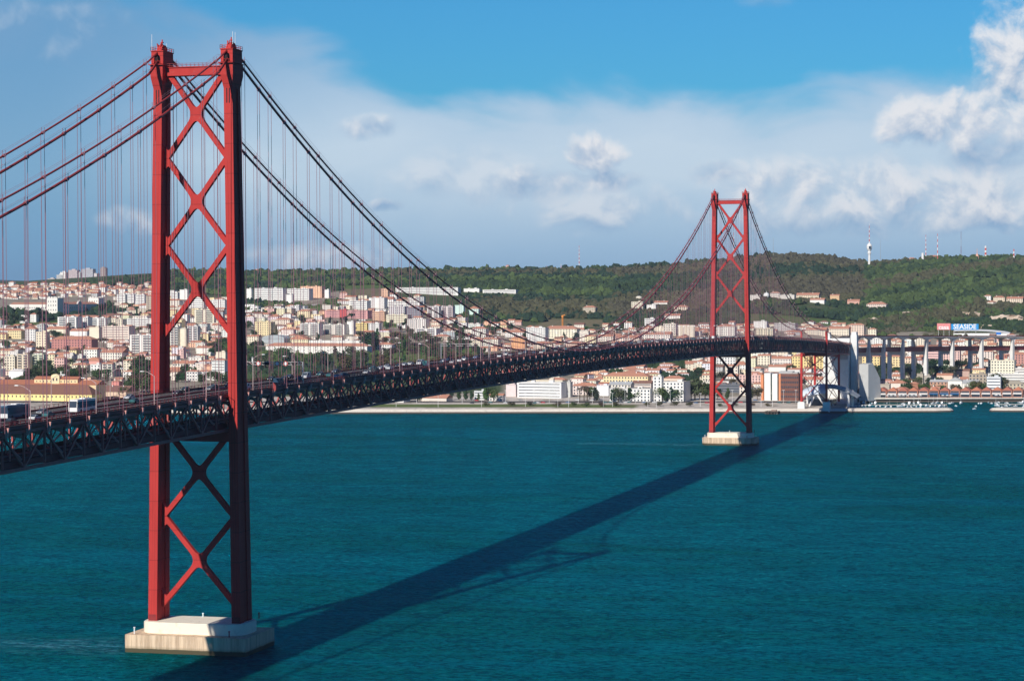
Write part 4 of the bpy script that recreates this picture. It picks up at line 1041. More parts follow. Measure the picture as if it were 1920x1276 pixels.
Bx([
 (1092, 1117, 573, 587, (.58, .50, .38), 'h', 'w', 'lone stone villa with orange roof on the wooded slope', 'the stone villa'), (1183, 1206, 566, 580, Cm, 'f', 'w', 'cream base of the round belvedere'), (1225, 1252, 564, 571, (.76, .72, .66), 'g', 'n', 'long low white house high on the slope'),
 (1212, 1230, 571, 578, Wt, 'f', 'n', 'small white flat house on the slope'), (1263, 1290, 572, 585, (.78, .66, .50), 'h', 'w', 'villa with bright orange roof left of the far tower', 'the orange villa'), (1245, 1276, 588, 598, (.78, .74, .68), 'g', 'n', 'white house with orange roof below the orange villa'),
 (1208, 1228, 597, 613, Wt, 'f', 'b', 'white three-storey block on the lower slope'), (1150, 1161, 604, 616, Wt, 'h', 'n', 'small white house beside the brown field'), (1170, 1185, 603, 616, Wt, 'h', 'w', 'white house right of the brown field'),
 (1226, 1245, 612, 628, Cm, 'f', 'n', 'low cream block left of the framed building'), (1243, 1268, 607, 629, (.76, .70, .58), 'f', 'w', 'cream office with square frame', 'the framed office'), (1343, 1378, 608, 630, (.78, .74, .66), 'h', 'w', 'white house with orange roof between the far tower legs'),
 (1412, 1438, 602, 615, Wt, 'f', 'n', 'white flat building right of the far tower'), (1416, 1450, 616, 629, (.78, .70, .52), 'f', 'w', 'cream flat building just above the deck'), (1450, 1492, 606, 620, (.56, .53, .50), 'f', 'w', 'grey-white terrace above the deck'),
 (1510, 1550, 614, 630, (.80, .70, .55), 'g', 'w', 'cream row with orange roof behind the shore pylon'), (1554, 1592, 612, 630, (.80, .70, .55), 'g', 'w', 'second cream row with orange roof'), (1596, 1620, 606, 630, (.76, .60, .48), 'h', 'w', 'big house with orange hip roof above the anchorage', 'the hip-roofed house'),
 (1606, 1623, 614, 630, (.78, .72, .56), 'h', 'w', 'cream villa above the viaduct start'), (1627, 1643, 615, 630, (.78, .72, .56), 'h', 'w', 'second cream villa with orange roof above the viaduct'),
 (1404, 1426, 553, 564, (.72, .68, .62), 'f', 'n', 'white wing left of the white dome'), (1444, 1462, 547, 560, (.74, .66, .58), 'h', 'w', 'pink-roofed villa right of the white dome'), (1462, 1490, 553, 561, (.66, .62, .56), 'f', 'n', 'low grey wing on the slope'), (1492, 1536, 549, 560, (.80, .66, .48), 'g', 'w', 'long cream villa with orange roof on the slope', 'the long villa'),
 (1518, 1546, 559, 568, Wt, 'g', 'n', 'white house below the long villa'), (1556, 1574, 552, 562, (.66, .44, .26), 'g', 'n', 'orange-roofed house in the trees'), (1588, 1612, 561, 570, (.62, .36, .28), 'g', 'n', 'red-roofed house in the trees'),
 (1624, 1662, 566, 578, (.78, .64, .54), 'h', 'w', 'villa with orange roof on a rocky shelf', 'the rock villa'), (1862, 1884, 555, 568, (.80, .66, .48), 'h', 'w', 'cream villa group at the right edge', 'the right-edge villas'), (1887, 1918, 556, 570, (.80, .66, .50), 'g', 'w', 'cream terrace with orange roof at the right edge'),
])
# below the deck, along the waterfront
Bx([
 (948, 968, 721, 744, (.72, .60, .58), 'f', 'n', 'pinkish side block of the white museum'), (966, 1056, 716, 746, (.80, .79, .76), 'f', 'b', 'long white museum block with thin window lines', 'the museum', 30), (975, 1058, 712, 722, Cm, 'f', 'n', 'cream upper storey behind the museum'),
 (1056, 1070, 716, 745, (.55, .54, .5), 'f', 'n', 'grey end bay of the museum'), (1072, 1120, 718, 741, (.76, .64, .58), 'h', 'w', 'pale pink arcaded building with red roof', 'the arcaded building'), (1025, 1062, 708, 720, (.72, .58, .5), 'h', 'n', 'building with red roofs behind the museum'),
 (1128, 1218, 698, 717, (.80, .66, .38), 'h', 'w', 'long yellow building with orange roof', 'the yellow range'), (1118, 1142, 722, 742, (.80, .80, .80), 'f', 'n', 'white cube with a small blue sign'), (1140, 1184, 716, 732, (.70, .66, .58), 'g', 'w', 'grey-roofed house behind the colonnade', None, None, RG),
 (1140, 1222, 728, 753, Wt, 'f', 'w', 'white colonnaded office facing the water', 'the colonnaded office', 24), (1184, 1222, 714, 730, (.62, .54, .48), 'g', 'b', 'brown-roofed building left of the white office block', None, None, RB),
 (1224, 1241, 705, 753, Wt, 'f', 'w', 'taller stair tower of the white office block'), (1241, 1283, 715, 753, Wt, 'f', 'w', 'large white office block on the waterfront', 'the white office block', 26), (1243, 1281, 705, 716, (.72, .58, .46), 'h', 'n', 'orange roof storey over the white office block'),
 (1316, 1334, 700, 720, Cm, 'g', 'w', 'cream house left of the far tower'), (1300, 1334, 716, 730, (.76, .72, .62), 'f', 'b', 'white terrace with bands left of the far tower'), (1385, 1428, 703, 719, Pk, 'f', 'w', 'long red and pink building behind the far tower', 'the red range'), 
 (1340, 1388, 720, 736, (.16, .17, .19), 'f', 'b', 'low dark glass hall between the far tower legs', 'the glass hall', 24), (1342, 1380, 664, 684, (.72, .71, .68), 'f', 'w', 'white slab with many windows between the far tower legs'),
 (1360, 1384, 683, 704, (.74, .66, .56), 'g', 'w', 'cream house between the far tower legs'), (1386, 1410, 722, 742, (.72, .64, .56), 'g', 'w', 'white house with red roof right of the glass hall'),
 (1484, 1518, 664, 690, (.82, .62, .28), 'h', 'w', 'bright yellow tenement under the bridge deck', 'the yellow tenements'), (1520, 1548, 664, 690, (.82, .62, .28), 'h', 'w', 'second yellow tenement beside the shore pylon'), (1446, 1484, 668, 684, (.78, .70, .64), 'g', 'w', 'pale house row left of the yellow tenements'),
 (1420, 1444, 664, 686, (.80, .72, .56), 'g', 'w', 'cream tenement under the deck'), (1440, 1474, 684, 700, (.78, .76, .70), 'g', 'n', 'white sheds with zigzag roofs'), (1476, 1500, 690, 706, (.76, .74, .70), 'g', 'n', 'white shed with red roof beside the pylon'),
 (1500, 1548, 706, 722, (.72, .70, .64), 'g', 'w', 'white house behind the shore pylon'), (1430, 1476, 698, 708, (.5, .2, .14), 'g', 'b', 'long red-roofed building above the brown office', None, None, RB),
])
# right of the anchorage, below the viaduct
Bx([
 (1616, 1650, 664, 694, (.82, .64, .30), 'h', 'w', 'yellow tenement seen through the first viaduct piers'), (1652, 1690, 664, 696, (.82, .64, .34), 'h', 'w', 'second yellow tenement behind the viaduct piers', 'the viaduct tenements'), (1692, 1718, 668, 690, (.80, .62, .46), 'h', 'w', 'orange house behind the viaduct piers'),
 (1736, 1766, 656, 680, (.78, .50, .46), 'f', 'b', 'pink apartment block with white bands', 'the pink-banded block'), (1768, 1800, 658, 680, (.76, .52, .46), 'f', 'w', 'pink apartment block behind the white piers'), (1802, 1830, 662, 684, (.76, .58, .46), 'h', 'w', 'pale orange house behind the white piers'),
 (1834, 1862, 656, 676, (.76, .66, .58), 'h', 'w', 'white house with red roof behind the last piers'), (1866, 1888, 664, 684, (.5, .2, .14), 'h', 'w', 'dark red house at the right edge'), (1892, 1925, 660, 682, (.52, .26, .22), 'h', 'w', 'pink-red house behind the viaduct at the right edge'),
 (1852, 1902, 675, 703, (.80, .76, .60), 'f', 'w', 'cream modern block below the viaduct', 'the cream block'), (1850, 1930, 700, 720, Wt, 'f', 'b', 'long white modern building at the right edge', 'the long white building'), (1800, 1820, 684, 700, (.78, .66, .48), 'h', 'w', 'small cream house with orange roof at a pier foot'),
 (1719, 1731, 700, 722, (.38, .34, .27), 'f', 'n', 'grey stone silo at the foot of a viaduct pier'), (1730, 1745, 704, 720, (.46, .42, .36), 'f', 'n', 'low stone store beside the silo'), (1816, 1850, 700, 738, (.42, .35, .27), 'f', 'w', 'tall rough stone warehouse', 'the stone warehouse'),
 (1777, 1804, 707, 739, (.82, .80, .74), 'G', 'n', 'tall white gabled warehouse', 'the white warehouse', None, RG), (1804, 1834, 712, 740, (.80, .78, .72), 'g', 'n', 'white warehouse with grey roof', None, 16, RG), (1743, 1777, 712, 738, (.52, .30, .20), 'g', 'w', 'brick warehouse with stone-framed arches', 'the brick warehouse', None, RG),
 (1850, 1876, 706, 742, (.76, .78, .78), 'f', 'b', 'white panelled office beside the stone warehouse', 'the panelled office'), (1878, 1920, 714, 742, (.52, .46, .34), 'h', 'w', 'grey stone school with pediment', 'the stone school', None, (.40, .36, .28)),
 (1664, 1700, 714, 732, (.74, .66, .58), 'h', 'n', 'white house with red hip roof behind the docks'), (1648, 1668, 720, 742, (.48, .42, .34), 'f', 'n', 'low stone building beside the cable block'), (1676, 1704, 726, 742, (.76, .72, .66), 'h', 'n', 'white hut with red roof behind the dock sheds'),
 (1704, 1722, 716, 738, (.36, .16, .10), 'h', 'n', 'red hip-roofed shed among trees'), (1745, 1762, 724, 742, (.80, .72, .50), 'g', 'n', 'small cream house in front of the brick warehouse'),
 (1756, 1786, 700, 714, (.76, .58, .46), 'g', 'n', 'orange-roofed house behind the brick warehouse'), (1790, 1818, 692, 706, (.52, .36, .30), 'g', 'n', 'brown-roofed house behind the stone warehouse', None, None, RB),
 (1880, 1925, 690, 704, (.78, .74, .70), 'f', 'b', 'white flat office above the long white building'), (1716, 1740, 634, 650, (.78, .70, .56), 'f', 'w', 'white house seen through the viaduct arches'), (1632, 1668, 634, 646, Wt, 'f', 'w', 'white house seen through the first arches'),
])
Bx([(186, 240, 724, 746, (.70, .52, .38), 'g', 'n', 'brown-roofed shed between the rope-works and the near tower', None, 26, RB), (888, 914, 733, 750, (.70, .72, .70), 'f', 'b', 'pale glassy pavilion left of the white museum'),
    (916, 944, 738, 752, (.74, .70, .64), 'g', 'w', 'low cream house left of the white museum'), (700, 760, 742, 754, (.7, .68, .64), 'f', 'b', 'low white shed under the near half of the deck'), (780, 840, 740, 753, (.74, .66, .56), 'g', 'n', 'low red-roofed shed under the near half of the deck')])
# --- long yellow rope-works at the left edge
def ropeworks():
    p, D = gp(60, 751); s_ = D/FPX; T = empty('ropeworks_building', (p[0], p[1], p[2]), RZ0)
    X0, X1 = -170*s_, 128*s_
    b = MB(); b.box(((X0+X1)/2, 10, .0), (X1-X0, 20, 13)); w = b.build('wall', M_ANY, T); w.color = (.84, .68, .28, 1)
    rw = X1-X0; r = roof_mb('h', rw, 20, 9.5).build('roof', M_ROOF, T, loc=((X0+X1)/2, 0, 6.5)); r.color = (.21, .10, .07, 1)
    b = MB(); b.box(((X0+X1)/2-4, 32, 4), (rw-8, 20, 23)); w2 = b.build('rear_wall', M_ANY, T); w2.color = (.80, .60, .34, 1)
    r = roof_mb('g', rw-6, 20, 4.5).build('roof', M_ROOF, T, loc=((X0+X1)/2-4, 22, 15.6)); r.color = (.42, .16, .09, 1)
    xa, xb = -23*s_, 71*s_
    b = MB(); b.box(((xa+xb)/2, 31, 16), (xb-xa, 12, 10)); w3 = b.build('attic_wall', M_ANY, T); w3.color = (.82, .62, .34, 1)
    r = roof_mb('g', xb-xa, 12, 3).build('roof', M_ROOF, T, loc=((xa+xb)/2, 25, 21)); r.color = (.42, .16, .09, 1)
    g0 = 24*s_; b = MB(); f = lambda u, v, w_: (g0+u, w_, v)
    b.prism([(-5, 16), (5, 16), (5, 24)]+[(5*math.cos(a), 24+2.6*math.sin(a)) for a in np.linspace(0, PI, 7)]+[(-5, 24)], f, 23.6, 26); q = b.build('gable', M_ANY, T); q.color = (.84, .70, .42, 1)
    for dx in (-2, 2): link('window', win_mesh(1.5, 3.0), q, (g0+dx, 23.5, 21))
    for k in range(12): link('window', win_mesh(1.1, 1.3), w3, (xa+3+k*(xb-xa-6)/11, 24.95, 18.8))
    for k in range(34): link('window', win_mesh(1.3, 2.0), w, (X0+4+k*(rw-8)/33, -.04, 4.2))
    T['category'] = 'building'; BLD.append([T, 'very long yellow rope-works with brown and orange tiled roofs at the left edge', 60, 745, 'the yellow rope-works']); USED.append((-110, 190, 751, 714, D, p[0], p[1], 90))
ropeworks()
# --- brown office slab with white and orange panels right of the far tower
def panel_office():
    p, D = gp(1462, 751); s_ = D/FPX; T = empty('office_building', (p[0], p[1], p[2]), RZ0); h = 50*s_
    b = MB(); b.box((17*s_, 9, h/2-2), (38*s_, 18, h+4)); w = b.build('wall', M_ANY, T); w.color = (.17, .07, .05, 1)
    for k in range(11):
        for z in range(5): link('window', win_mesh(1.2, 2.0), w, ((-1+k*3.5)*s_, -.05, 4+z*h/5.6))
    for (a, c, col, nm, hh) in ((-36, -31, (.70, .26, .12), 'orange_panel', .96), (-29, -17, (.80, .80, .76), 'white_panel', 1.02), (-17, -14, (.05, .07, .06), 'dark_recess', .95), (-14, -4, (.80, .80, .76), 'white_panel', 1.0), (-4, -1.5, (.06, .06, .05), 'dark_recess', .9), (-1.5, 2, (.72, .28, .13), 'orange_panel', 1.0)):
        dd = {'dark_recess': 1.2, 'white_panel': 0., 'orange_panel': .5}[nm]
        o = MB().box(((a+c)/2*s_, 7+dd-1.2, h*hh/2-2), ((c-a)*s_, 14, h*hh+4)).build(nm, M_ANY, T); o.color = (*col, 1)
    b = MB(); b.box((10*s_, 9, h+1), (26*s_, 10, 3)); b.box((26*s_, 9, h+.6), (12*s_, 8, 2)); b.build('roof_plant', M_GALV, T)
    T['category'] = 'office building'; BLD.append([T, 'brown office block with tall white and orange end panels right of the far tower', 1462, 750, 'the brown office']); USED.append((1424, 1500, 751, 698, D, p[0], p[1], 22))
panel_office()
# --- generic town houses filling the slopes between the landmarks
def inside(x, y, poly):
    c = False; j = len(poly)-1
    for i in range(len(poly)):
        xi, yi = poly[i]; xj, yj = poly[j]
        if (yi > y) != (yj > y) and x < (xj-xi)*(y-yi)/((yj-yi)+1e-9)+xi: c = not c
        j = i
    return c
def free(x0, x1, yb, yt, D, pos, r):
    """keeps landmark fronts visible and footprints apart"""
    for (a, b_, YB, YT, D2, X, Y, R) in USED:
        if (pos[0]-X)**2+(pos[1]-Y)**2 < (R+r)**2*.72: return False
        if D < D2 and x1 > a+1 and x0 < b_-1 and yt < YB-3: return False
    return True
HW = [(Wt, 5), (Cm, 3), ((.78, .70, .60), 3), (Pk, .7), (Ye, .6), ((.72, .66, .58), 2), (Sa, .5), (Gy, .5)]
def pick(rnd):
    t = rnd.random()*sum(w for _, w in HW)
    for c, w in HW:
        t -= w
        if t <= 0: return c
    return Wt
rnd = random.Random(5)
G1, G2, G3, G4, G5 = (.036, .060, .025), (.066, .098, .032), (.080, .078, .040), (.026, .048, .027), (.078, .072, .044)
# --- single trees
def tree_mesh(kind, seed):
    r = random.Random(seed); b = MB(); H = 1.0
    lobes = []
    if kind == 'round': lobes = [((r.uniform(-.28, .28), r.uniform(-.28, .28), r.uniform(.45, .8)), r.uniform(.2, .34)) for _ in range(9)]
    elif kind == 'tall': lobes = [((r.uniform(-.1, .1), r.uniform(-.1, .1), .25+.62*k/9), .21-.012*k+r.uniform(-.04, .03)) for k in range(10)]
    elif kind == 'pine': lobes = [((r.uniform(-.36, .36), r.uniform(-.36, .36), r.uniform(.68, .86)), r.uniform(.15, .26)) for _ in range(10)]
    elif kind == 'bush': lobes = [((r.uniform(-.3, .3), r.uniform(-.3, .3), r.uniform(.3, .6)), r.uniform(.22, .36)) for _ in range(7)]
    n = 620
    for _ in range(n):
        c, R_ = r.choice(lobes); d = Vector((r.gauss(0, 1), r.gauss(0, 1), r.gauss(0, 1))).normalized(); rr = R_*(r.random()**.35)
        p = Vector(c)+Vector((d.x, d.y, d.z*.8))*rr; nrm = (d+Vector((r.uniform(-.6, .6), r.uniform(-.6, .6), r.uniform(-.2, .8)))).normalized()
        u = nrm.cross(Vector((r.uniform(-1, 1), r.uniform(-1, 1), .3))).normalized(); v = nrm.cross(u); s = r.uniform(.03, .065)
        b.add([p+u*s, p+v*s*.8, p-u*s, p-v*s*.8], [(0, 1, 2, 3)])
    t = MB(); top = {'round': .62, 'tall': .75, 'pine': .8, 'bush': .4}[kind]
    t.tube([(0, 0, -.12), (0, 0, top*.5), (r.uniform(-.03, .03), r.uniform(-.03, .03), top)], [.035, .026, .012], 6)
    for k in range(4):
        a = r.uniform(0, 6.28); t.tube([(0, 0, top*.45), (math.cos(a)*.18, math.sin(a)*.18, top*.9)], [.018, .007], 4)
    return b.mesh('crown', M_LEAF), t.mesh('trunk', M_TRUNK)
TM = {k: [tree_mesh(k, 20+i+j*7) for i in range(3)] for j, k in enumerate(('round', 'tall', 'pine', 'bush'))}
def palm_mesh():
    r = random.Random(5); b = MB()
    for k in range(16):
        a = k*2.4; el = r.uniform(-.3, .9); pts = []
        for t in np.linspace(0, 1, 5): pts.append(Vector((math.cos(a)*t*.3, math.sin(a)*t*.3, .78+el*.2*t-.30*t*t)))
        s = Vector((-math.sin(a), math.cos(a), 0))*.035
        for i in range(4): w0, w1 = 1-i*.2, .8-i*.2; b.add([pts[i]-s*w0, pts[i]+s*w0, pts[i+1]+s*w1, pts[i+1]-s*w1], [(0, 1, 2, 3)])
    return b.mesh('crown', M_LEAF), MB().tube([(0, 0, -.1), (.01, 0, .4), (0, 0, .79)], [.03, .022, .024], 7).mesh('trunk', M_TRUNK)
TM['palm'] = [palm_mesh()]
TREES = []; TG = {'round': 'broad-leaved tree', 'tall': 'slender poplar-like tree', 'pine': 'umbrella pine', 'bush': 'rounded low tree', 'palm': 'palm tree'}
def tree(px, py, h, kind='round', c=G1, tone=None, grp='trees among the town houses'):
    p, D = gp(px, py); me = rnd.choice(TM[kind]); s = h; T = empty({'pine': 'pine_tree', 'palm': 'palm_tree'}.get(kind, 'tree'), tuple(p), rnd.uniform(0, 6))
    cr = link('crown', me[0], T, col=tuple(v*rnd.uniform(.8, 1.3) for v in c)); tr = link('trunk', me[1], T)
    fx = s*({'round': 1.0, 'tall': .95, 'pine': 1.15, 'bush': 1.5, 'palm': 1.1}[kind])
    for o in (cr, tr): o.scale = (fx, fx, s)
    T['category'] = 'tree'; T['group'] = grp; TREES.append([T, tone or ('dark ' if c in (G1, G4) else 'olive ' if c == G3 else 'green ')+TG[kind], px, py, None])
for px in (910, 960, 995, 1045, 1074, 1099, 1128, 1156, 1212, 1238, 1265, 1294, 1350, 1378, 1410, 1440): tree(px, 761.5+rnd.uniform(-.6, .6), 5.6 if px < 1320 else 4.2, 'bush', G3, 'rounded low tree on the promenade', 'low round trees along the promenade')
for i, px in enumerate((925, 1118, 1148, 1160, 1171, 1181, 1192, 1202, 1213, 1237, 1249, 1259, 1271, 1277)): tree(px, 753, (13, 15)[i % 2], 'tall' if i % 3 else 'round', (G2, G1, G4)[i % 3], 'street tree beside the shore road', 'street trees in front of the white offices')
for px, h in ((1106, 15), (1114, 14), (912, 13), (920, 14), (1296, 20), (1303, 23), (1312, 18), (1322, 18), (1330, 17), (1345, 12), (1365, 13), (1408, 12), (1420, 14), (1474, 12), (1482, 15), (1490, 12), (1612, 8), (1750, 12), (1790, 12), (1800, 12), (1822, 15), (1832, 16), (1846, 14), (1855, 13), (1866, 24), (1874, 20), (1882, 18), (1900, 14), (1916, 15), (1700, 14), (1690, 13), (1765, 11)):
    tree(px, 750 if px < 1600 else 741, h, 'round' if h > 13 else rnd.choice(('round', 'tall')), rnd.choice((G1, G2, G3)))
tree(1087, 752, 17, 'palm', G3, 'palm tree beside the arcaded building'); tree(1095, 752, 19, 'palm', G3, 'taller palm tree'); tree(1101, 752, 18, 'palm', G3, 'palm tree')
TZ = [([(50, 715), (70, 695), (112, 692), (112, 722), (55, 722)], 16, (13, 20)), ([(112, 722), (120, 705), (160, 700), (160, 726)], 14, (12, 18)), ([(168, 712), (200, 704), (215, 716), (170, 722)], 6, (10, 14)), ([(240, 728), (246, 696), (276, 700), (290, 722)], 14, (12, 24)),
      ([(30, 722), (55, 712), (62, 720)], 3, (8, 11)), ([(20, 745), (36, 738), (36, 748)], 1, (14, 16)), ([(58, 750), (158, 750), (158, 753), (58, 753)], 8, (6, 8)), ([(320, 722), (345, 700), (372, 720)], 9, (10, 16)), ([(372, 726), (424, 700), (424, 726)], 10, (10, 15)),
      ([(370, 665), (424, 640), (424, 670), (380, 676)], 14, (10, 15)), ([(462, 668), (484, 660), (484, 690), (462, 700)], 8, (13, 18)), ([(486, 700), (486, 672), (900, 668), (900, 690), (700, 700)], 62, (12, 22)), ([(705, 660), (760, 640), (880, 645), (880, 668), (740, 668)], 30, (12, 22)), ([(620, 648), (700, 648), (700, 672), (620, 672)], 10, (18, 26)),
      ([(0, 600), (290, 600), (290, 700), (0, 700)], 46, (9, 15)), ([(462, 604), (620, 640), (462, 650)], 8, (9, 14)), ([(560, 600), (880, 600), (880, 640), (560, 640)], 38, (9, 14)), ([(900, 620), (1340, 612), (1340, 640), (900, 650)], 34, (8, 13)), ([(1300, 700), (1600, 690), (1600, 735), (1300, 735)], 16, (8, 13)), ([(1560, 700), (1590, 690), (1590, 715), (1560, 715)], 3, (12, 16)),
      ([(1640, 716), (1640, 696), (1820, 690), (1820, 712)], 22, (12, 18)), ([(1680, 742), (1690, 722), (1760, 722), (1776, 742)], 10, (9, 14)), ([(5, 603), (90, 601), (90, 604), (5, 605)], 6, (14, 20))]
for poly, cnt, hh in TZ:
    xs = [q[0] for q in poly]; ys = [q[1] for q in poly]; got = t = 0
    while got < cnt and t < 400:
        t += 1; px, py = rnd.uniform(min(xs), max(xs)), rnd.uniform(min(ys), max(ys))
        if not inside(px, py, poly): continue
        p, D = gp(px, py); h = rnd.uniform(*hh)
        if any((p[0]-u[5])**2+(p[1]-u[6])**2 < (u[7]+2)**2*.6 for u in USED): continue
        if any(D < u[4] and u[0] < px < u[1] and (u[1]-u[0]) > 14 and py-h*FPX/D*.75 < u[2]-(u[2]-u[3])*.5 < py for u in USED): continue
        got += 1; tree(px, py, h, rnd.choice(('round', 'round', 'pine', 'tall')), rnd.choice((G1, G1, G4, G2, G3))); USED.append((px-2, px+2, py, py-h*FPX/D*.8, D, p[0], p[1], 4.5))

ZONES = [  # polygon in photo coordinates, tries, (min,max) width m, (min,max) floors, roofs, place phrase
 ([(0, 600), (290, 600), (290, 725), (0, 718)], 1500, (9, 20), (2, 5), 'hggff', 'left of the near tower'),
 ([(318, 590), (424, 585), (424, 716), (318, 716)], 500, (9, 18), (2, 5), 'hggff', 'between the near tower legs'),
 ([(462, 578), (880, 590), (905, 630), (880, 640), (462, 650)], 1100, (10, 22), (2, 5), 'gffhf', 'right of the near tower'),
 ([(885, 625), (1340, 612), (1340, 650), (900, 665)], 350, (9, 16), (1, 3), 'hhgg', 'above the middle of the deck'),
 ([(930, 705), (1330, 690), (1330, 738), (930, 738)], 160, (9, 18), (2, 4), 'hhgg', 'behind the waterfront offices'),
 ([(1300, 664), (1600, 660), (1600, 738), (1300, 738)], 800, (9, 17), (2, 5), 'hggff', 'below the far end of the deck'),
 ([(1345, 612), (1600, 606), (1600, 632), (1345, 634)], 90, (9, 15), (1, 2), 'hg', 'above the far end of the deck'),
 ([(1612, 640), (1920, 640), (1920, 735), (1650, 738)], 500, (9, 18), (2, 4), 'hhgg', 'below the viaduct'),
]
def wallc(w, d, h): return cached(('w', w, d, h), lambda: wall_mesh(w, d, h, 6).mesh('wall', M_WALL))
def roofc_(k, w, d): return cached(('r', k, w, d), lambda: roof_mb(k, w, d, min(w, d)*.19).mesh('roof', M_ROOF if k != 'f' else M_ANY))
SMALL = []; NH = 0
def size_word(w, fl): return 'tall' if fl >= 5 else 'wide' if w >= 16 else 'small' if w <= 11 and fl <= 2 else 'mid-sized'
cand = []
rnd = random.Random(11)
for zi, (poly, tries, ww, ff, roofs, phr) in enumerate(ZONES):
    xs = [p[0] for p in poly]; ys = [p[1] for p in poly]
    for _ in range(tries):
        px, py = rnd.uniform(min(xs), max(xs)), rnd.uniform(min(ys), max(ys))
        if not inside(px, py, poly): continue
        p, D = gp(px, py); w = round(rnd.uniform(*ww)); d = rnd.choice((8, 10, 12)); fl = rnd.randint(*ff)
        if rnd.random() < .45: fl = max(1, fl-1)
        h = fl*3.1; hp = (h+2)*FPX/D; wp = w*FPX/D
        if not free(px-wp/2, px+wp/2, py, py-hp, D, p, max(w, d)/2): continue
        USED.append((px-wp/2, px+wp/2, py-hp*.62, py-hp, D, p[0], p[1], max(w, d)/2))
        cand.append((px, py, p, D, w, d, fl, rnd.choice(roofs), pick(rnd), zi, phr, w*h/D/D))
cand.sort(key=lambda c: -c[-1])
NHM = sum(1 for b_ in BLD if b_[0].name.startswith('house')); HOUSES = cand[:285-NHM]; REST = cand[285-NHM:]
for (px, py, p, D, w, d, fl, rk, c, zi, phr, _) in HOUSES:
    rz = RZ0+rnd.gauss(0, .16); h = fl*3.1
    T = empty('house', tuple(p), rz)
    link('wall', wallc(w, d, h), T, col=tuple(min(.84, v*rnd.uniform(.86, 1.06)) for v in c))
    rc = RO if rnd.random() < .6 else (.44, .17, .10) if rnd.random() < .7 else RB
    ro = link('roof', roofc_(rk, w, d), T, (0, 0, h), col=(rc if rk != 'f' else (.62, .58, .53)))
    if rk != 'f' and rnd.random() < .6: link('chimney', cached(('ch',), lambda: MB().box((0, 0, .9), (.9, .7, 1.8)).mesh('chimney', M_ANY)), ro, (-w*.22, d*.4, 1.2), col=Wt)
    T['category'] = 'house'; T['group'] = 'town houses on the far hillside'
    rn = {'h': 'orange hip roof', 'g': 'orange gable roof', 'f': 'flat roof'}[rk] if rc == RO or rk == 'f' else {'h': 'dark hip roof', 'g': 'dark gable roof'}[rk]
    cn = CN.get(c) or ('pale beige' if c[0] > .75 else 'greyish beige')
    BLD.append([T, f'{size_word(w, fl)} {cn} house with {rn}', px, py, None])
# distant small houses: one object with tinted faces
class Tint(MB):
    def __init__(s): super().__init__(); s.c = []
    def col(s, c, n0): s.c += [c]*(len(s.v)-n0)
def tint_mesh(b, name, mt, smooth=False):
    me = b.mesh(name, mt, smooth); a = me.color_attributes.new('tint', 'FLOAT_COLOR', 'POINT')
    arr = np.ones((len(b.v), 4), np.float32); arr[:, :3] = np.array(b.c); a.data.foreach_set('color', arr.ravel()); return me
DH = Tint()
def far_house(p, rz, w, d, h, wc, rc, rk):
    co, si = math.cos(rz), math.sin(rz); n0 = len(DH.v)
    V = []
    for z in (-4, h):
        for (x, y) in ((-w/2, 0), (w/2, 0), (w/2, d), (-w/2, d)): V.append((p[0]+x*co-y*si, p[1]+x*si+y*co, p[2]+z))
    DH.add(V, [(0, 1, 5, 4), (1, 2, 6, 5), (2, 3, 7, 6), (3, 0, 4, 7), (4, 5, 6, 7)]); DH.col(wc, n0); n0 = len(DH.v)
    if rk != 'f':
        o = roof_mb(rk, w, d, min(w, d)*.26); 
        DH.add([(p[0]+x*co-y*si, p[1]+x*si+y*co, p[2]+h+z) for x, y, z in o.v], o.f); DH.col(rc, n0); n0 = len(DH.v)
    # window rows as thin dark boxes on the front
    for k in range(max(1, int(h/3))):
        for j in range(int(w/3.4)):
            x0 = -w/2+1+j*3.4; z = 1.2+3*k
            q = [(p[0]+x*co+.06*si, p[1]+x*si-.06*co, p[2]+zz) for x, zz in ((x0, z), (x0+1.2, z), (x0+1.2, z+1.4), (x0, z+1.4))]
            DH.add(q, [(0, 1, 2, 3)])
    DH.col((.10, .09, .09), n0)
for (px, py, p, D, w, d, fl, rk, c, *_r) in REST: far_house(p, RZ0+rnd.gauss(0, .16), w, d, fl*3.1, c, RO if rnd.random() < .7 else RB, rk)
FARZ = [([(-60, 536), (290, 538), (290, 556), (-60, 560)], 420, (9, 14), (1, 3)), ([(-60, 556), (85, 552), (85, 562), (-60, 566)], 60, (9, 14), (1, 2)), ([(192, 556), (290, 550), (290, 596), (240, 592)], 90, (12, 22), (2, 5)),
        ([(318, 556), (424, 566), (424, 592), (318, 588)], 110, (12, 20), (2, 5)), ([(462, 584), (560, 590), (560, 602), (462, 602)], 30, (9, 14), (1, 3)), ([(-260, 560), (0, 600), (0, 740), (-260, 740)], 260, (9, 18), (2, 4)),
        ([(1850, 556), (2000, 560), (2000, 575), (1850, 572)], 14, (10, 14), (1, 3)), ([(930, 600), (1010, 612), (1010, 622), (900, 620)], 14, (9, 13), (1, 3)), ([(640, 556), (790, 560), (790, 600), (640, 590)], 60, (12, 24), (2, 4))]
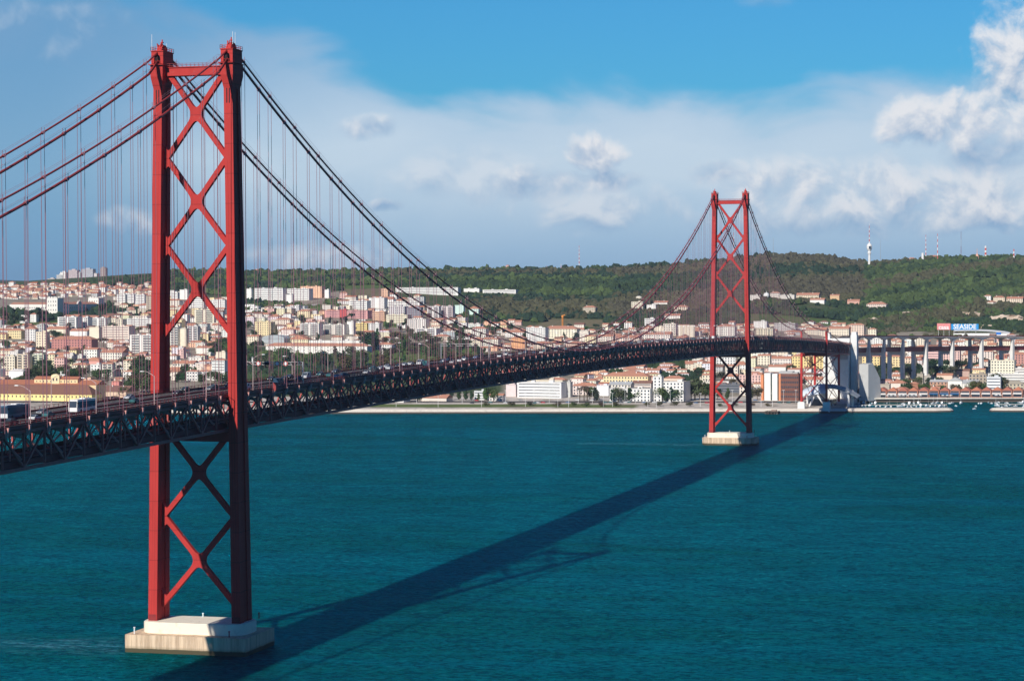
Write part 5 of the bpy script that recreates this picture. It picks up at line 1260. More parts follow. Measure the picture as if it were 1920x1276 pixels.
for (poly, tries, ww, ff) in FARZ:
    xs = [q[0] for q in poly]; ys = [q[1] for q in poly]
    for _ in range(tries):
        px, py = rnd.uniform(min(xs), max(xs)), rnd.uniform(min(ys), max(ys))
        if not inside(px, py, poly): continue
        p, D = gp(px, py); w = rnd.uniform(*ww); d = rnd.uniform(8, 12); h = 3.1*rnd.randint(*ff); wp = w*FPX/D; hp = h*FPX/D
        if not free(px-wp/2, px+wp/2, py, py-hp, D, p, w*.45): continue
        USED.append((px-wp/2, px+wp/2, py-hp*.5, py-hp, D, p[0], p[1], w*.45))
        far_house(p, RZ0+rnd.gauss(0, .25), w, d, h, pick(rnd), RO if rnd.random() < .8 else (.44, .17, .10), rnd.choice('hhg') if ff[1] < 4 or rnd.random() < .5 else 'f')
tag(link('distant_houses', tint_mesh(DH, 'distant_houses', M_FARH)), 'mass of tiny distant houses with orange roofs on the upper hillside', 'houses', kind='stuff')

# --- woodland: one mass of crowns over the hills
def crown_variants(n, sub, rough, seed):
    r = random.Random(seed); out = []
    import bmesh
    for k in range(n):
        bm = bmesh.new(); bmesh.ops.create_icosphere(bm, subdivisions=sub, radius=1)
        o = Vector((r.uniform(0, 99), r.uniform(0, 99), 0)); from mathutils import noise as mn
        for v in bm.verts:
            d = v.co.normalized(); q = mn.noise(d*1.7+o)*.5+mn.noise(d*4.1+o)*.3
            v.co = d*(1+rough*q*1.6); v.co.z = v.co.z*.82 if v.co.z > 0 else v.co.z*.5
        out.append((np.array([tuple(v.co) for v in bm.verts]), np.array([[l.vert.index for l in f.loops] for f in bm.faces]))); bm.free()
    return out
CV = crown_variants(6, 2, .9, 3)
WV, WF, WC = [], [], []; wo = 0
def crown(p, r, h, c):
    global wo
    V, F = rnd.choice(CV); a = rnd.uniform(0, 6.28); co, si = math.cos(a), math.sin(a); q = np.empty_like(V)
    q[:, 0] = (V[:, 0]*co-V[:, 1]*si)*r+p[0]; q[:, 1] = (V[:, 0]*si+V[:, 1]*co)*r+p[1]; q[:, 2] = V[:, 2]*h+p[2]+h*.25
    WV.append(q); WF.append(F+wo); wo += len(V)
    k = np.ones((len(V), 4), np.float32); k[:, :3] = np.array(c)*rnd.uniform(.75, 1.25); WC.append(k)
WZ = [  # polygon, count, radius, colours
 ([(150, 531), (200, 527), (290, 521), (330, 513), (330, 534), (150, 537)], 330, (5, 9), (G1, G4)),
 ([(318, 512), (425, 506), (425, 555), (318, 545)], 520, (5, 9), (G1, G4, G2)),
 ([(455, 512), (660, 511), (760, 512), (760, 538), (640, 545), (455, 540)], 1150, (5, 9), (G1, G2, G2, G4)),
 ([(700, 510), (960, 507), (1150, 504), (1150, 600), (1010, 605), (900, 590), (860, 555), (700, 538)], 3400, (5, 9), (G1, G2, G4, G3)),
 ([(1150, 502), (1320, 490), (1400, 483), (1400, 610), (1140, 612)], 2600, (5, 9), (G1, G4, G3, G5)),
 ([(1380, 485), (1440, 477), (1520, 477), (1620, 490), (1620, 570), (1380, 570)], 2700, (5, 9), (G4, G3, G5, G5)),
 ([(1620, 492), (1780, 484), (2000, 482), (2000, 575), (1620, 575)], 3200, (5, 10), (G2, G1, G2, G3)),
 ([(1380, 562), (2000, 572), (2000, 628), (1620, 612), (1380, 590)], 1700, (4, 7), (G1, G4, G2, G3)),
 ([(0, 584), (215, 578), (215, 600), (105, 600), (0, 604)], 170, (5, 9), (G1, G4)),
 ([(200, 574), (290, 574), (290, 592), (200, 598)], 80, (5, 8), (G1, G4)),
 ([(460, 568), (600, 572), (660, 560), (640, 575), (560, 600), (460, 604)], 330, (4, 7), (G1, G4, G2)),
 ([(462, 645), (480, 662), (720, 668), (900, 650), (900, 700), (462, 716)], 1000, (4, 7), (G1, G4, G2)),
 ([(860, 592), (960, 600), (960, 616), (880, 640), (860, 630), (820, 615)], 200, (4, 7), (G1, G4, G2)),
 ([(1225, 690), (1255, 678), (1300, 680), (1322, 700), (1318, 716), (1230, 712)], 200, (4, 6), (G1, G4)),
 ([(1100, 700), (1225, 690), (1225, 706), (1130, 704)], 60, (4, 6), (G1, G4)),
 ([(1060, 604), (1340, 608), (1340, 616), (1140, 618)], 60, (3, 6), (G1, G4, G2)),
 ([(400, 618), (424, 612), (424, 662), (370, 668), (384, 640)], 90, (4, 6), (G1, G4, G2)),
 ([(1630, 610), (1815, 618), (1815, 634), (1630, 631)], 330, (3, 5), (G3, G2, G5, G1)), ([(1896, 618), (1990, 620), (1990, 634), (1896, 632)], 40, (3, 5), (G3, G2)),
 ([(1640, 685), (1850, 680), (1850, 706), (1640, 712)], 130, (4, 6), (G1, G4)),
]
MEADOWS = [[(1000, 614), (1030, 596), (1136, 599), (1142, 616)], [(640, 539), (738, 539), (738, 562), (648, 562)], [(1404, 587), (1450, 589), (1612, 603), (1612, 613), (1404, 603)], [(760, 534), (640, 535), (640, 540), (760, 539)]]
for poly, cnt, rr, cols in WZ:
    xs = [q[0] for q in poly]; ys = [q[1] for q in poly]; got = 0; t = 0
    while got < cnt and t < cnt*5:
        t += 1; px, py = rnd.uniform(min(xs), max(xs)), rnd.uniform(min(ys), max(ys))
        if not inside(px, py, poly) or any(inside(px, py, m_) for m_ in MEADOWS): continue
        p, D = gp(px, py)
        if D > 6400: continue
        if D > 3500 and math.sin(p[0]*.011+2.1*math.sin(p[1]*.0043))*math.sin(p[1]*.013+1.7*math.sin(p[0]*.005)) > .80: continue
        # colour drifts over the slope so that kinds of wood stand together
        f = .5+.5*math.sin(p[0]*.006+p[1]*.009+2*math.sin(p[1]*.004)); ci = cols[int(min(.999, max(0, f*.75+rnd.random()*.25))*len(cols))]
        r = rnd.uniform(*rr)*(1 if rnd.random() < .8 else rnd.uniform(.6, 1.35)); wp, hp = r*FPX/D, r*1.4*FPX/D; bad = False
        for (a, b_, YB, YT, D2, X, Y, R) in USED:
            if R < 4.6: continue
            if D <= D2+R and px+wp > a and px-wp < b_ and py > YT and py-hp*1.2 < YT+(YB-YT)*.55: bad = True; break
            if (p[0]-X)**2+(p[1]-Y)**2 < (R+r*.4)**2*.8: bad = True; break
        if bad: continue
        got += 1; crown(p, r, r*rnd.uniform(.9, 1.35), ci)
def np_mesh(name, V, F, C_, mt, smooth=True):
    V = np.vstack(V).astype(np.float32); F = np.vstack(F).astype(np.int32); me = bpy.data.meshes.new(name)
    me.vertices.add(len(V)); me.vertices.foreach_set('co', V.ravel()); k = F.shape[1]
    me.loops.add(F.size); me.loops.foreach_set('vertex_index', F.ravel()); me.polygons.add(len(F))
    me.polygons.foreach_set('loop_start', np.arange(0, F.size, k, dtype=np.int32)); me.polygons.foreach_set('use_smooth', np.full(len(F), smooth))
    me.update(calc_edges=True); a = me.color_attributes.new('tint', 'FLOAT_COLOR', 'POINT'); a.data.foreach_set('color', np.vstack(C_).ravel()); me.materials.append(mt); return me
tag(link('woodland', np_mesh('woodland', WV, WF, WC, M_WOOD, False)), 'dense mixed woodland covering the hills behind the town', 'woodland', kind='stuff')

for px, py, h in ((243, 744, 17), (250, 738, 22), (258, 742, 20), (266, 736, 24), (274, 742, 20), (282, 738, 23), (290, 744, 17), (232, 746, 12)): tree(px, py, h, 'round', rnd.choice((G3, G2, G1)))
for px in range(690, 935, 13): tree(px+rnd.uniform(-3, 3), rnd.uniform(748, 753), rnd.uniform(8, 14), rnd.choice(('round', 'tall', 'bush')), rnd.choice((G1, G2, G3)))
# --- pale rock faces on the slope
def rock(x0, x1, yt, yb, lab):
    p, D = gp((x0+x1)/2, yb); w = (x1-x0)*D/FPX; h = (yb-yt)*D/FPX; nx, nz = max(6, int(w/3)), 7; V = []
    from mathutils import noise as mn
    for j in range(nz):
        for i in range(nx):
            u = i/(nx-1)-.5; t = j/(nz-1); edge = 1-abs(2*u)**3
            q = Vector((u*w, 0, 0)); n_ = mn.noise(Vector((u*w*.13+x0, j*.9, 3)))*5
            V.append((u*w, t*t*3+n_+(1-edge)*2, -3+(h*(.45+.55*edge*(.6+.5*abs(mn.noise(Vector((u*w*.06+x0, 1, 1)))))))*t*1.0+mn.noise(Vector((u*w*.25, j*1.7, x0)))*2.2))
    for i in range(nx): V.append((V[(nz-1)*nx+i][0], V[(nz-1)*nx+i][1]+12, V[(nz-1)*nx+i][2]-1))
    F = [(j*nx+i, j*nx+i+1, (j+1)*nx+i+1, (j+1)*nx+i) for j in range(nz) for i in range(nx-1)]
    b = MB(); b.add(V, F); o = b.build('rock_face', M_ROCK, loc=tuple(p)); o.rotation_euler = (0, 0, RZ0); tag(o, lab, 'rock face', 'pale rock faces on the slope')
M_ROCK = mat('limestone_rock', (.56, .45, .35), .9, .35, .12, bmp=.5, grime=((.08, .09, .04), .09, .6))
rock(1686, 1720, 578, 592, 'pale rock face left of the billboards, uppermost'); rock(1788, 1846, 579, 593, 'long pale rock face above the blue billboard'); rock(1848, 1925, 582, 606, 'largest rock face at the right edge')
rock(1624, 1646, 590, 605, 'small rounded rock above the viaduct start'); rock(1744, 1766, 596, 606, 'small rock outcrop left of the blue billboard'); rock(400, 415, 622, 632, 'rock face between the near tower legs'); rock(513, 540, 612, 628, 'rocky bank right of the yellow apartment block'); rock(1838, 1868, 602, 618, 'pale rocks right of the blue billboard')

# --- belvedere, domes, silo hall, crane, spires
def lathe(prof, n=16):
    b = MB(); V = []
    for r, z in prof:
        for k in range(n): V.append((r*math.cos(2*PI*k/n), r*math.sin(2*PI*k/n), z))
    b.add(V, [(j*n+k, j*n+(k+1) % n, (j+1)*n+(k+1) % n, (j+1)*n+k) for j in range(len(prof)-1) for k in range(n)]+[tuple(range((len(prof)-1)*n, len(prof)*n))]); return b
def thing(name, px, py, lab, cat, short=None, rz=RZ0, group=None):
    p, D = gp(px, py); T = empty(name, tuple(p), rz); T['category'] = cat
    if group: T['group'] = group
    BLD.append([T, lab, px, py, short]); return T, D/FPX
T, s = thing('belvedere', 1198, 568, 'round cream belvedere tower with a low dome on the wooded slope', 'tower', 'the belvedere')
lathe([(6.5*s, -4), (6.5*s, 6*s), (7.3*s, 6.2*s), (7.3*s, 7*s), (5.6*s, 7*s), (5.6*s, 10*s)]).build('wall', M_ANY, T).color = (*Cm, 1)
lathe([(6*s, 10*s), (5.6*s, 11.4*s), (3.6*s, 12.6*s), (.4, 13.2*s)]).build('dome', M_ANY, T).color = (.74, .68, .56, 1)
T, s = thing('radar_dome', 1437, 565, 'white spherical dome on a short neck right of the far tower', 'dome', 'the white dome')
lathe([(3.5*s, -4), (3*s, 5*s)]).build('neck', M_WHITE, T); lathe([(5.8*s*math.sin(a), 11*s-5.8*s*math.cos(a)) for a in np.linspace(.4, PI-.01, 11)]).build('ball', M_WHITE, T, smooth=True)
MB().tube([(0, 0, 16.5*s), (0, 0, 19.5*s)], .4, 5).build('finial', M_WHITE, T)
T, s = thing('cylinder_hall', 1286, 631, 'cream hall of joined upright cylinders above the deck', 'building', 'the cylinder hall')
for k in range(4): lathe([(4.6*s, -4), (4.6*s, 20*s), (4.2*s, 21*s)]).build('cylinder', M_ANY, T, loc=((-12+k*8)*s, 4*s, 0)).color = (.76, .68, .55, 1)
T, s = thing('tower_crane', 1055, 612, 'orange tower crane behind the hip-roofed school', 'crane')
M_OR = mat('crane_orange', (.75, .28, .05), .6, .1, 1)
b = MB()
for dx in (-1, 1):
    for dy in (-1, 1): b.beam((dx*.9, dy*.9, 0), (dx*.9, dy*.9, 20*s), .45, .45)
for k in range(10): b.beam((-.9, -.9, k*2*s), (.9, -.9, (k+1)*2*s), .3, .3); b.beam((.9, .9, k*2*s), (-.9, .9, (k+1)*2*s), .3, .3)
b.build('mast', M_OR, T); b = MB(); b.beam((-2*s, 0, 19.6*s), (5*s, 0, 21.5*s), 1.0, 1.0); b.box((-1.4*s, 0, 18.6*s), (1.6, 1.6, 1.6)); b.build('jib', M_OR, T); MB().box((1, -1.4, 18*s), (1.8, 1.8, 2.2)).build('cab', M_OR, T)
T, s = thing('church_spire', 752, 622, 'white pointed spire on the slope under the cable', 'spire')
MB().box((0, 0, 2*s), (2.6*s, 2.6*s, 8*s)).build('base', M_WHITE, T); lathe([(2*s, 6*s), (.2, 16*s)], 4).build('cone', M_WHITE, T)
T, s = thing('chimney_stack', 473.5, 694, 'white slender chimney just right of the near tower', 'chimney'); lathe([(1.4*s, -3), (1.3*s, 24*s)], 12).build('shaft', M_WHITE, T); lathe([(1.6*s, 23*s), (1.6*s, 25*s)], 12).build('cap', M_GALV, T)

# --- masts and the telecom tower on the ridge
M_MRED = mat('mast_red', (.6, .09, .07), .6, .1, 1); M_MWH = mat('mast_white', (.8, .78, .76), .6, .05, 1)
def mast(px, yt, yb, lab, w=1.5, stripes=8, taper=.4, cols=(M_MWH, M_MRED), name='radio_mast'):
    T, s = thing(name, px, yb, lab, 'mast', None, RZ0, 'radio masts on the ridge'); H = (yb-yt)*s
    for k in range(stripes):
        r0, r1 = w*(1-(1-taper)*k/stripes), w*(1-(1-taper)*(k+1)/stripes)
        MB().tube([(0, 0, H*k/stripes-(6 if k == 0 else 0)), (0, 0, H*(k+1)/stripes)], [r0, r1], 6).build('mast_section', cols[k % 2], T)
mast(1086, 457, 501, 'white and red lattice mast alone on the middle ridge', 1.1, 12); mast(1736, 440, 490, 'red and white mast left of the red-roofed ridge house', 1.2, 12); mast(1758, 438, 490, 'grey-topped mast right of the red-roofed ridge house', 1.3, 10)
mast(1802, 434, 490, 'thin dark mast on the right ridge', .7, 4, cols=(M_GALV, M_MAROON)); mast(1848, 461, 490, 'short thick red and white mast on the right ridge', 2.6, 7, .8); mast(1901, 467, 492, 'short red and white mast near the right edge', 2.2, 6, .5)
mast(1651, 444, 492, 'faint thin mast right of the telecom tower', .5, 3, cols=(M_GALV, M_GALV)); mast(1376, 436, 493, 'striped thin mast seen between the far tower legs', 1.0, 10); mast(1450, 446, 487, 'thin dark mast right of the far tower', .5, 3, cols=(M_GALV, M_GALV)); mast(1052, 494, 506, 'small thin mast on the middle ridge', .8, 3); mast(1025, 498, 508, 'tiny lamp mast left on the middle ridge', .7, 2)
T, s = thing('telecom_tower', 1630, 500, 'white concrete telecom tower with round head and striped antenna', 'tower', 'the telecom tower')
lathe([(2.6*s, -8), (2.1*s, 22*s), (3.0*s, 24*s), (3.0*s, 25*s)]).build('shaft', M_WHITE, T)
lathe([(3.4*s, 25*s), (3.6*s, 27*s), (2.6*s, 28*s), (2.6*s, 29*s), (4.2*s, 32*s), (5.0*s, 34*s), (5.0*s, 39*s), (4.4*s, 41*s), (2, 44*s)]).build('head', M_WHITE, T)
MB().box((2.0*s, -4.6*s, 36*s), (4*s, 1.5*s, 5*s)).build('window_band', M_GLASS, T)
for k in range(9): MB().tube([(0, 0, (43+k*4.2)*s), (0, 0, (47.2+k*4.2)*s)], .85*s*(1-k*.07), 8).build('antenna_section', (M_MWH, M_MRED)[k % 2], T)
MB().box((0, 0, 0), (12*s, 10*s, 5*s)).build('base_building', M_WHITE, T)
T, s = thing('cone_tower', 1832, 490, 'small orange and white conical tower on the right ridge', 'tower'); lathe([(3.6*s, -2), (3.2*s, 10*s), (.6*s, 15*s), (.3*s, 24*s)]).build('cone', M_ANY, T).color = (.78, .42, .30, 1)
T, s = thing('water_tower', 1730, 492, 'white round water tank on the right ridge', 'water tower'); lathe([(2.3*s, -4), (2.3*s, 17*s), (2*s, 17.6*s)]).build('tank', M_WHITE, T)
Bx([(1742, 1758, 478, 489, (.55, .18, .12), 'g', 'n', 'red-roofed building on the right ridge between two masts'), (1682, 1700, 482, 491, Wt, 'h', 'n', 'white house on the ridge right of the telecom tower'), (1702, 1716, 481, 491, (.76, .62, .50), 'h', 'n', 'orange-roofed house on the ridge'),
    (1655, 1668, 488, 494, (.7, .35, .2), 'g', 'n', 'orange roof among trees right of the telecom tower'), (1054, 1066, 508, 516, (.70, .5, .4), 'g', 'n', 'red-roofed house on the middle hill'), (1068, 1082, 509, 516, Wt, 'g', 'n', 'white house on the middle hill'),
    (1106, 1126, 540, 546, (.7, .5, .45), 'g', 'n', 'red-roofed house in the mid-slope woods'), (1138, 1176, 545, 550, Wt, 'f', 'n', 'long pale wall in the mid-slope woods'), (474, 492, 501, 507, (.72, .55, .45), 'g', 'n', 'small house on the ridge right of the near tower'),
    (948, 954, 496, 506, (.7, .4, .35), 'h', 'n', 'tiny red and white tower house on the middle ridge'), (1656, 1690, 556, 562, (.6, .55, .48), 'f', 'n', 'low pale wall among the right slope trees'), (1716, 1742, 561, 566, Wt, 'f', 'n', 'low white wall on the right slope')])

# --- billboards and white hall above the viaduct
def billboard(x0, x1, yt, yb, col, text, lab, D, sub=None, post=10):
    m_ = (x0+x1)/2; r = ray(m_, yb); r = r/(r@FH); p = CAM+r*D; s = D/FPX; w, h = (x1-x0)*s, (yb-yt)*s
    T = empty('billboard', tuple(p), RZ0); T['category'] = 'billboard'
    q = MB().box((0, .4, h/2), (w, .8, h)).build('panel', M_ANY, T); q.color = (*col, 1)
    b = MB()
    for x in (-w*.4, 0, w*.4): b.box((x, .9, -post/2+h*.4), (.5, .5, post+h*.8))
    b.build('frame', M_GALV, T)
    for (tx, sz, x, z, cl) in text:
        cu = bpy.data.curves.new('lettering', 'FONT'); cu.body = tx; cu.size = sz*s; cu.extrude = .05; cu.offset = sz*s*.022; cu.align_x = 'CENTER'; cu.align_y = 'CENTER'; cu.materials.append(M_WHITE if cl else M_MRED)
        o_ = bpy.data.objects.new('lettering', cu); COL.objects.link(o_); dg = bpy.context.evaluated_depsgraph_get(); me = bpy.data.meshes.new_from_object(o_.evaluated_get(dg)); bpy.data.objects.remove(o_); o = link('lettering', me, T); o.location = (x*s, -.06, z*s); o.rotation_euler = (PI/2, 0, 0)
        if tx == 'SEASIDE': o.scale = (.95, 1, 1)
    BLD.append([T, lab, m_, yb, None]); return T
billboard(1783.5, 1834.5, 607, 618, (.01, .27, .62), [('SEASIDE', 12.6, 0, 5.5, 1)], 'bright blue billboard with white SEASIDE lettering above the viaduct', 2950)
billboard(1757, 1782, 606, 618, (.74, .26, .25), [('casa', 11.5, 0, 4.6, 1)], 'pink billboard with white casa lettering left of the blue one', 2960)
T, s = thing('exhibition_hall', 1840, 634, 'long white hall with low curved roof under the billboards', 'hall', 'the white hall')
b = wall_mesh(104*s, 26, 9*s); b.build('wall', M_WHITE, T); b = MB(); V = []
for i in range(14):
    x = (-52+i*8)*s; z = 10*s+6.5*s*math.sin(PI*min(1, (i+5)/18.))**.6
    V += [(x, -.6, z-3*s), (x, 8, z), (x, 22, z), (x, 27, z-3*s)]
b.add(V, [(j*4+k, j*4+k+1, (j+1)*4+k+1, (j+1)*4+k) for j in range(13) for k in range(3)]); b.build('roof', mat('white_corrugated_roof', (.66, .65, .63), .5, .15, .4), T)
MB().box((32*s, -.4, 9*s), (9*s, .8, 4*s)).build('blue_sign', mat('blue_sign_paint', (.02, .16, .55), .5, .05, 1), T)

# --- curved canopy hall under the bridge end
def canopy():
    p = PXY(1503, 2190); T = empty('canopy_hall', (p[0], p[1], 3.6), RZ0); s = 2190/FPX; T['category'] = 'canopy'
    m1 = mat('pale_metal_cladding', (.60, .66, .72), .4, .1, .3); b = MB()
    # south-facing curved apron, x from 0 to 50 px
    V = []
    for i in range(9):
        x = i/8*48*s; lift = 3*math.sin(i/8*PI)
        for (y, z) in ((0, 20), (1.5, 26), (6, 30+lift), (16, 33+lift*1.5), (30, 34+lift*1.5), (44, 32+lift), (52, 27)): V.append((x-1, y, z*.93*s*1.05+i*.45))
    b.add(V, [(j*7+k, j*7+k+1, (j+1)*7+k+1, (j+1)*7+k) for j in range(8) for k in range(6)])
    b.build('curved_roof', m1, T, smooth=True)
    b = MB(); V = []
    for i in range(13):      # sweeping east wing, thinning to a tip
        t = i/12; x = (46+58*t)*s; z = (39-2*t-19*t*t)*s; th = (6-4.5*t)*s
        for (y, dz) in ((-2+6*t, 0), (20, 1.5), (38-14*t, 0), (38-14*t, -th*.35), (20, -th), (-2+6*t, -th*.6)): V.append((x, y, z+dz))
    b.add(V, [(j*6+k, j*6+(k+1) % 6, (j+1)*6+(k+1) % 6, (j+1)*6+k) for j in range(12) for k in range(6)]+[(0, 1, 2, 3, 4, 5)]); b.build('canopy_wing', mat('grey_soffit', (.25, .27, .29), .5, .15, .3), T)
    b = MB()
    for i in range(9): t = i/9; b.beam(((48+50*t)*s, -1+4*t, (39.5-2*t-19*t*t)*s), ((50+50*t)*s, 10, (42-2*t-21*t*t)*s), .25, .25)
    b.build('roof_truss', M_WHITE, T)
    for (xa, za, xb, y) in ((24, 20, 14, 0), (30, 22, 46, 0), (24, 20, 28, 22), (30, 22, 52, 22), (86, 30, 86, 6), (86, 30, 86, 26)):
        MB().tube([(xa*s, y, za*s), (xb*s, y, 0)], .9 if xa < 80 else 1.3, 8).build('strut', M_WHITE, T)
    b = MB(); b.box((28*s, 30, 3), (44*s, 20, 7)); b.build('hall_base', M_GLASS, T); MB().box((14*s, 34, 7), (30*s, 20, 10)).build('rear_wall', M_WHITE, T)
    BLD.append([T, 'pale curved canopy hall with sweeping wing below the shore end of the bridge', 1540, 740, 'the canopy hall'])
canopy()

# --- dock sheds: brick with orange hipped roofs, balconies and awnings
SH = []
M_AWN = [mat('white_awning', (.78, .77, .74), .7, .05, 1), mat('blue_awning', (.02, .13, .30), .7, .1, 1), mat('dark_glass_front', (.06, .08, .11), .25, .2, 1)]
for k in range(16):
    px = 1614+k*19.6; p, D = gp(px, 751.5); s = D/FPX; p = PXY(px, 2362); T = empty('dock_restaurant', (p[0], p[1], 4.5), RZ0); w = 18.6*s
    col = (.46, .20, .13) if k % 3 else (.52, .25, .17); dark = k in (1, 9); blue = k in (8, 9)
    wl = wall_mesh(w, 14, 7.2, 2).build('wall', M_ANY, T); wl.color = (*col, 1)
    if k == 1:
        b = MB(); V = []
        for i in range(9): x = (-.5+i/8)*w*1.15; z = 8.6-1.6*math.sin(PI*i/8); V += [(x, -1.5, z), (x, 15, z+.6)]
        b.add(V, [(2*j, 2*j+2, 2*j+3, 2*j+1) for j in range(8)]); ro = b.build('roof', M_ROOF, T); ro.color = (.50, .30, .22, 1)
    else:
        r = roof_mb('h' if k % 4 != 2 else 'G', w, 14, 3.6); ro = r.build('roof', M_ROOF, T, loc=(0, 0, 7.2)); ro.color = (*((.50, .19, .11) if k % 2 else (.42, .15, .10)), 1)
    MB().box((0, -.3, 5.9), (w*.82, .5, 1.5)).build('window_band', M_GLASS, T)
    MB().box((0, -.25, 2.0), (w*.86, .3, 2.8)).build('glass_front', M_AWN[2], T)
    b = MB(); b.add([(-w*.45, -.3, 4.7), (w*.45, -.3, 4.7), (w*.45, -3.2, 3.7), (-w*.45, -3.2, 3.7), (-w*.45, -3.2, 3.3), (w*.45, -3.2, 3.3)], [(0, 1, 2, 3), (3, 2, 5, 4)]); b.build('awning', M_AWN[1 if blue or k == 7 else 0], T)
    b = MB()
    for x in (-w*.46, w*.46): b.box((x, -3.1, 1.8), (.2, .2, 3.8))
    b.box((0, -3.1, 5.3), (w*.94, .15, .15)); b.build('post', M_GALV, T)
    T['category'] = 'restaurant'; T['group'] = 'restaurants in the old dock sheds'; SH.append([T, 'brick dock restaurant with '+('a curved roof' if k == 1 else 'blue awning' if blue or k == 7 else 'white awning and orange roof'), px, 745, None])
PAR = []
def parasol(px):
    p = PXY(px, 2357); T = empty('parasol', (p[0], p[1], 4.5)); lathe([(1.9, 2.3), (1.7, 2.55), (.1, 3.2)], 8).build('canopy', M_AWN[0], T); MB().tube([(0, 0, 0), (0, 0, 2.6)], .06, 5).build('pole', M_GALV, T); return T
pt = None
for k, px in enumerate([1624, 1632, 1640, 1664, 1671, 1679, 1687, 1694, 1702, 1710, 1718, 1726, 1768, 1776, 1783, 1868, 1876]):
    T = parasol(px); T['category'] = 'parasol'; T['group'] = 'parasols on the dock terrace'; PAR.append([T, 'white parasol on the dock terrace', px, 750, None])
# --- boats in the marina
M_HULL = mat('white_hull', (.80, .80, .79), .3, .04, 1, spec=.5)
def hull(L, Wd, h):
    b = MB(); V = []; st = [(-.5, .75, 0), (-.3, .95, 0), (0, 1, 0), (.25, .8, .05), (.42, .4, .15), (.5, .03, .25)]
    for (t, w, up) in st: V += [(t*L, -w*Wd/2, h+up*h), (t*L, -w*Wd*.3, -.25), (t*L, w*Wd*.3, -.25), (t*L, w*Wd/2, h+up*h)]
    b.add(V, [(j*4+k, j*4+(k+1) % 4, (j+1)*4+(k+1) % 4, (j+1)*4+k) for j in range(5) for k in range(4)]+[(0, 1, 2, 3)]); return b
BO = []
HM = [hull(9, 3, 1.1).mesh('hull', M_HULL), hull(6.5, 2.4, .9).mesh('hull', M_HULL), hull(12, 3.8, 1.5).mesh('hull', M_HULL)]
CB = [MB().box((-.3, 0, 1.35), (3.6, 1.8, .8), taper=.8).mesh('cabin', M_HULL), MB().box((0, 0, 1.2), (2.2, 1.5, .9), taper=.7).mesh('cabin', M_HULL), MB().box((-.6, 0, 2.3), (5.5, 2.8, 1.7), taper=.8).mesh('cabin', M_HULL)]
WS = [MB().box((-.3, 0, 1.4), (2.6, 1.84, .35)).mesh('windows', M_GLASS), MB().box((.75, 0, 1.3), (.9, 1.5, .45)).mesh('windows', M_GLASS), MB().box((-.5, 0, 2.5), (4.6, 2.7, .7)).mesh('windows', M_GLASS)]
MS = [MB().tube([(.6, 0, 1), (.6, 0, 12.5)], [.1, .06], 6).beam((.6, 0, 2.4), (-3.2, 0, 2.5), .22, .3).mesh('mast', M_WHITE)]
def boat(px, D, k, sail, rz):
    p = PXY(px, D); T = empty('sailing_boat' if sail else 'motor_boat', (p[0], p[1], .15), rz)
    link('hull', HM[k], T); link('cabin', CB[k], T); link('windows', WS[k], T)
    if sail: m_ = link('mast', MS[0], T); sc_ = rnd.uniform(.7, 1.25); m_.scale = (1, 1, sc_)
    T.scale = (.72, .72, .72); T['category'] = 'boat'; T['group'] = 'boats in the marina'
    BO.append([T, ('small ' if k == 1 else 'large ' if k == 2 else '')+('white sailing boat with bare mast' if sail else 'white motor boat'), px, 760, None])
for px in np.arange(1592, 1925, 6.4):
    for row in ((2196, .75), (2262, .8), (2325, .6)):
        if rnd.random() > row[1]: continue
        q = px+rnd.uniform(-2, 2); D_ = row[0]+rnd.uniform(-12, 12)
        if 1779 < q < 1862 and row[0] < 2300: 
            if rnd.random() < .8: continue
        if rnd.random() < .12: continue
        sail = rnd.random() < .35; boat(q, D_, rnd.choice((0, 0, 1, 1, 2)) if not sail else rnd.choice((0, 2)), sail, RZ0+PI/2+rnd.gauss(0, .5)+(PI if rnd.random() < .5 else 0))
b = MB()
for D_ in (2226, 2292):
    a, c = PXY(1598, D_), PXY(1775, D_); b.beam((*a, .5), (*c, .5), 2.2, .5); a, c = PXY(1868, D_), PXY(1990, D_); b.beam((*a, .5), (*c, .5), 2.2, .5)
tag(b.build('pontoon', M_STONE), 'floating pontoons the marina boats lie along', 'pontoon')

# --- promenade lamp posts and the small timber jetty
LP = []
lpm = MB().tube([(0, 0, -.2), (0, 0, 13)], [.16, .1], 6).mesh('pole', M_WHITE); lph = MB().box((0, 0, 13.1), (2.6, .5, .25)).mesh('lamp_head', M_LAMPH)
for px in list(range(700, 1320, 41))+[1345, 1372, 1400, 1425, 1447, 1470, 1492]+list(range(1000, 1300, 43)):
    y = 763 if px % 2 else 756; p, D = gp(px+rnd.uniform(-3, 3), y); T = empty('street_lamp', tuple(p), RZ0); link('pole', lpm, T); link('lamp_head', lph, T)
    T['category'] = 'street lamp'; T['group'] = 'tall lamps along the promenade'; LP.append([T, 'slender white lamp post '+('on the promenade' if y == 763 else 'beside the shore road'), topx(p)[0], y, None])
p = PXY(1448, 2128); T = empty('jetty', (p[0], p[1], 0), RZ0); s = 2128/FPX; MB().box((0, 0, 2.2), (26*s, 9, .6)).build('platform', M_TIDE, T)
b = MB()
for x in (-11, -6, 0, 6, 11):
    for y in (-3.5, 3.5): b.box((x*s, y, .4), (1.6, 1.2, 5))
b.build('pile', M_TIDE, T); MB().box((3*s, 1, 3.2), (5, 3, 1.5)).build('shelter', M_ANY, T).color = (.3, .2, .16, 1)
T['category'] = 'jetty'; BLD.append([T, 'small dark timber jetty at the water edge right of the far tower', 1448, 772, None])

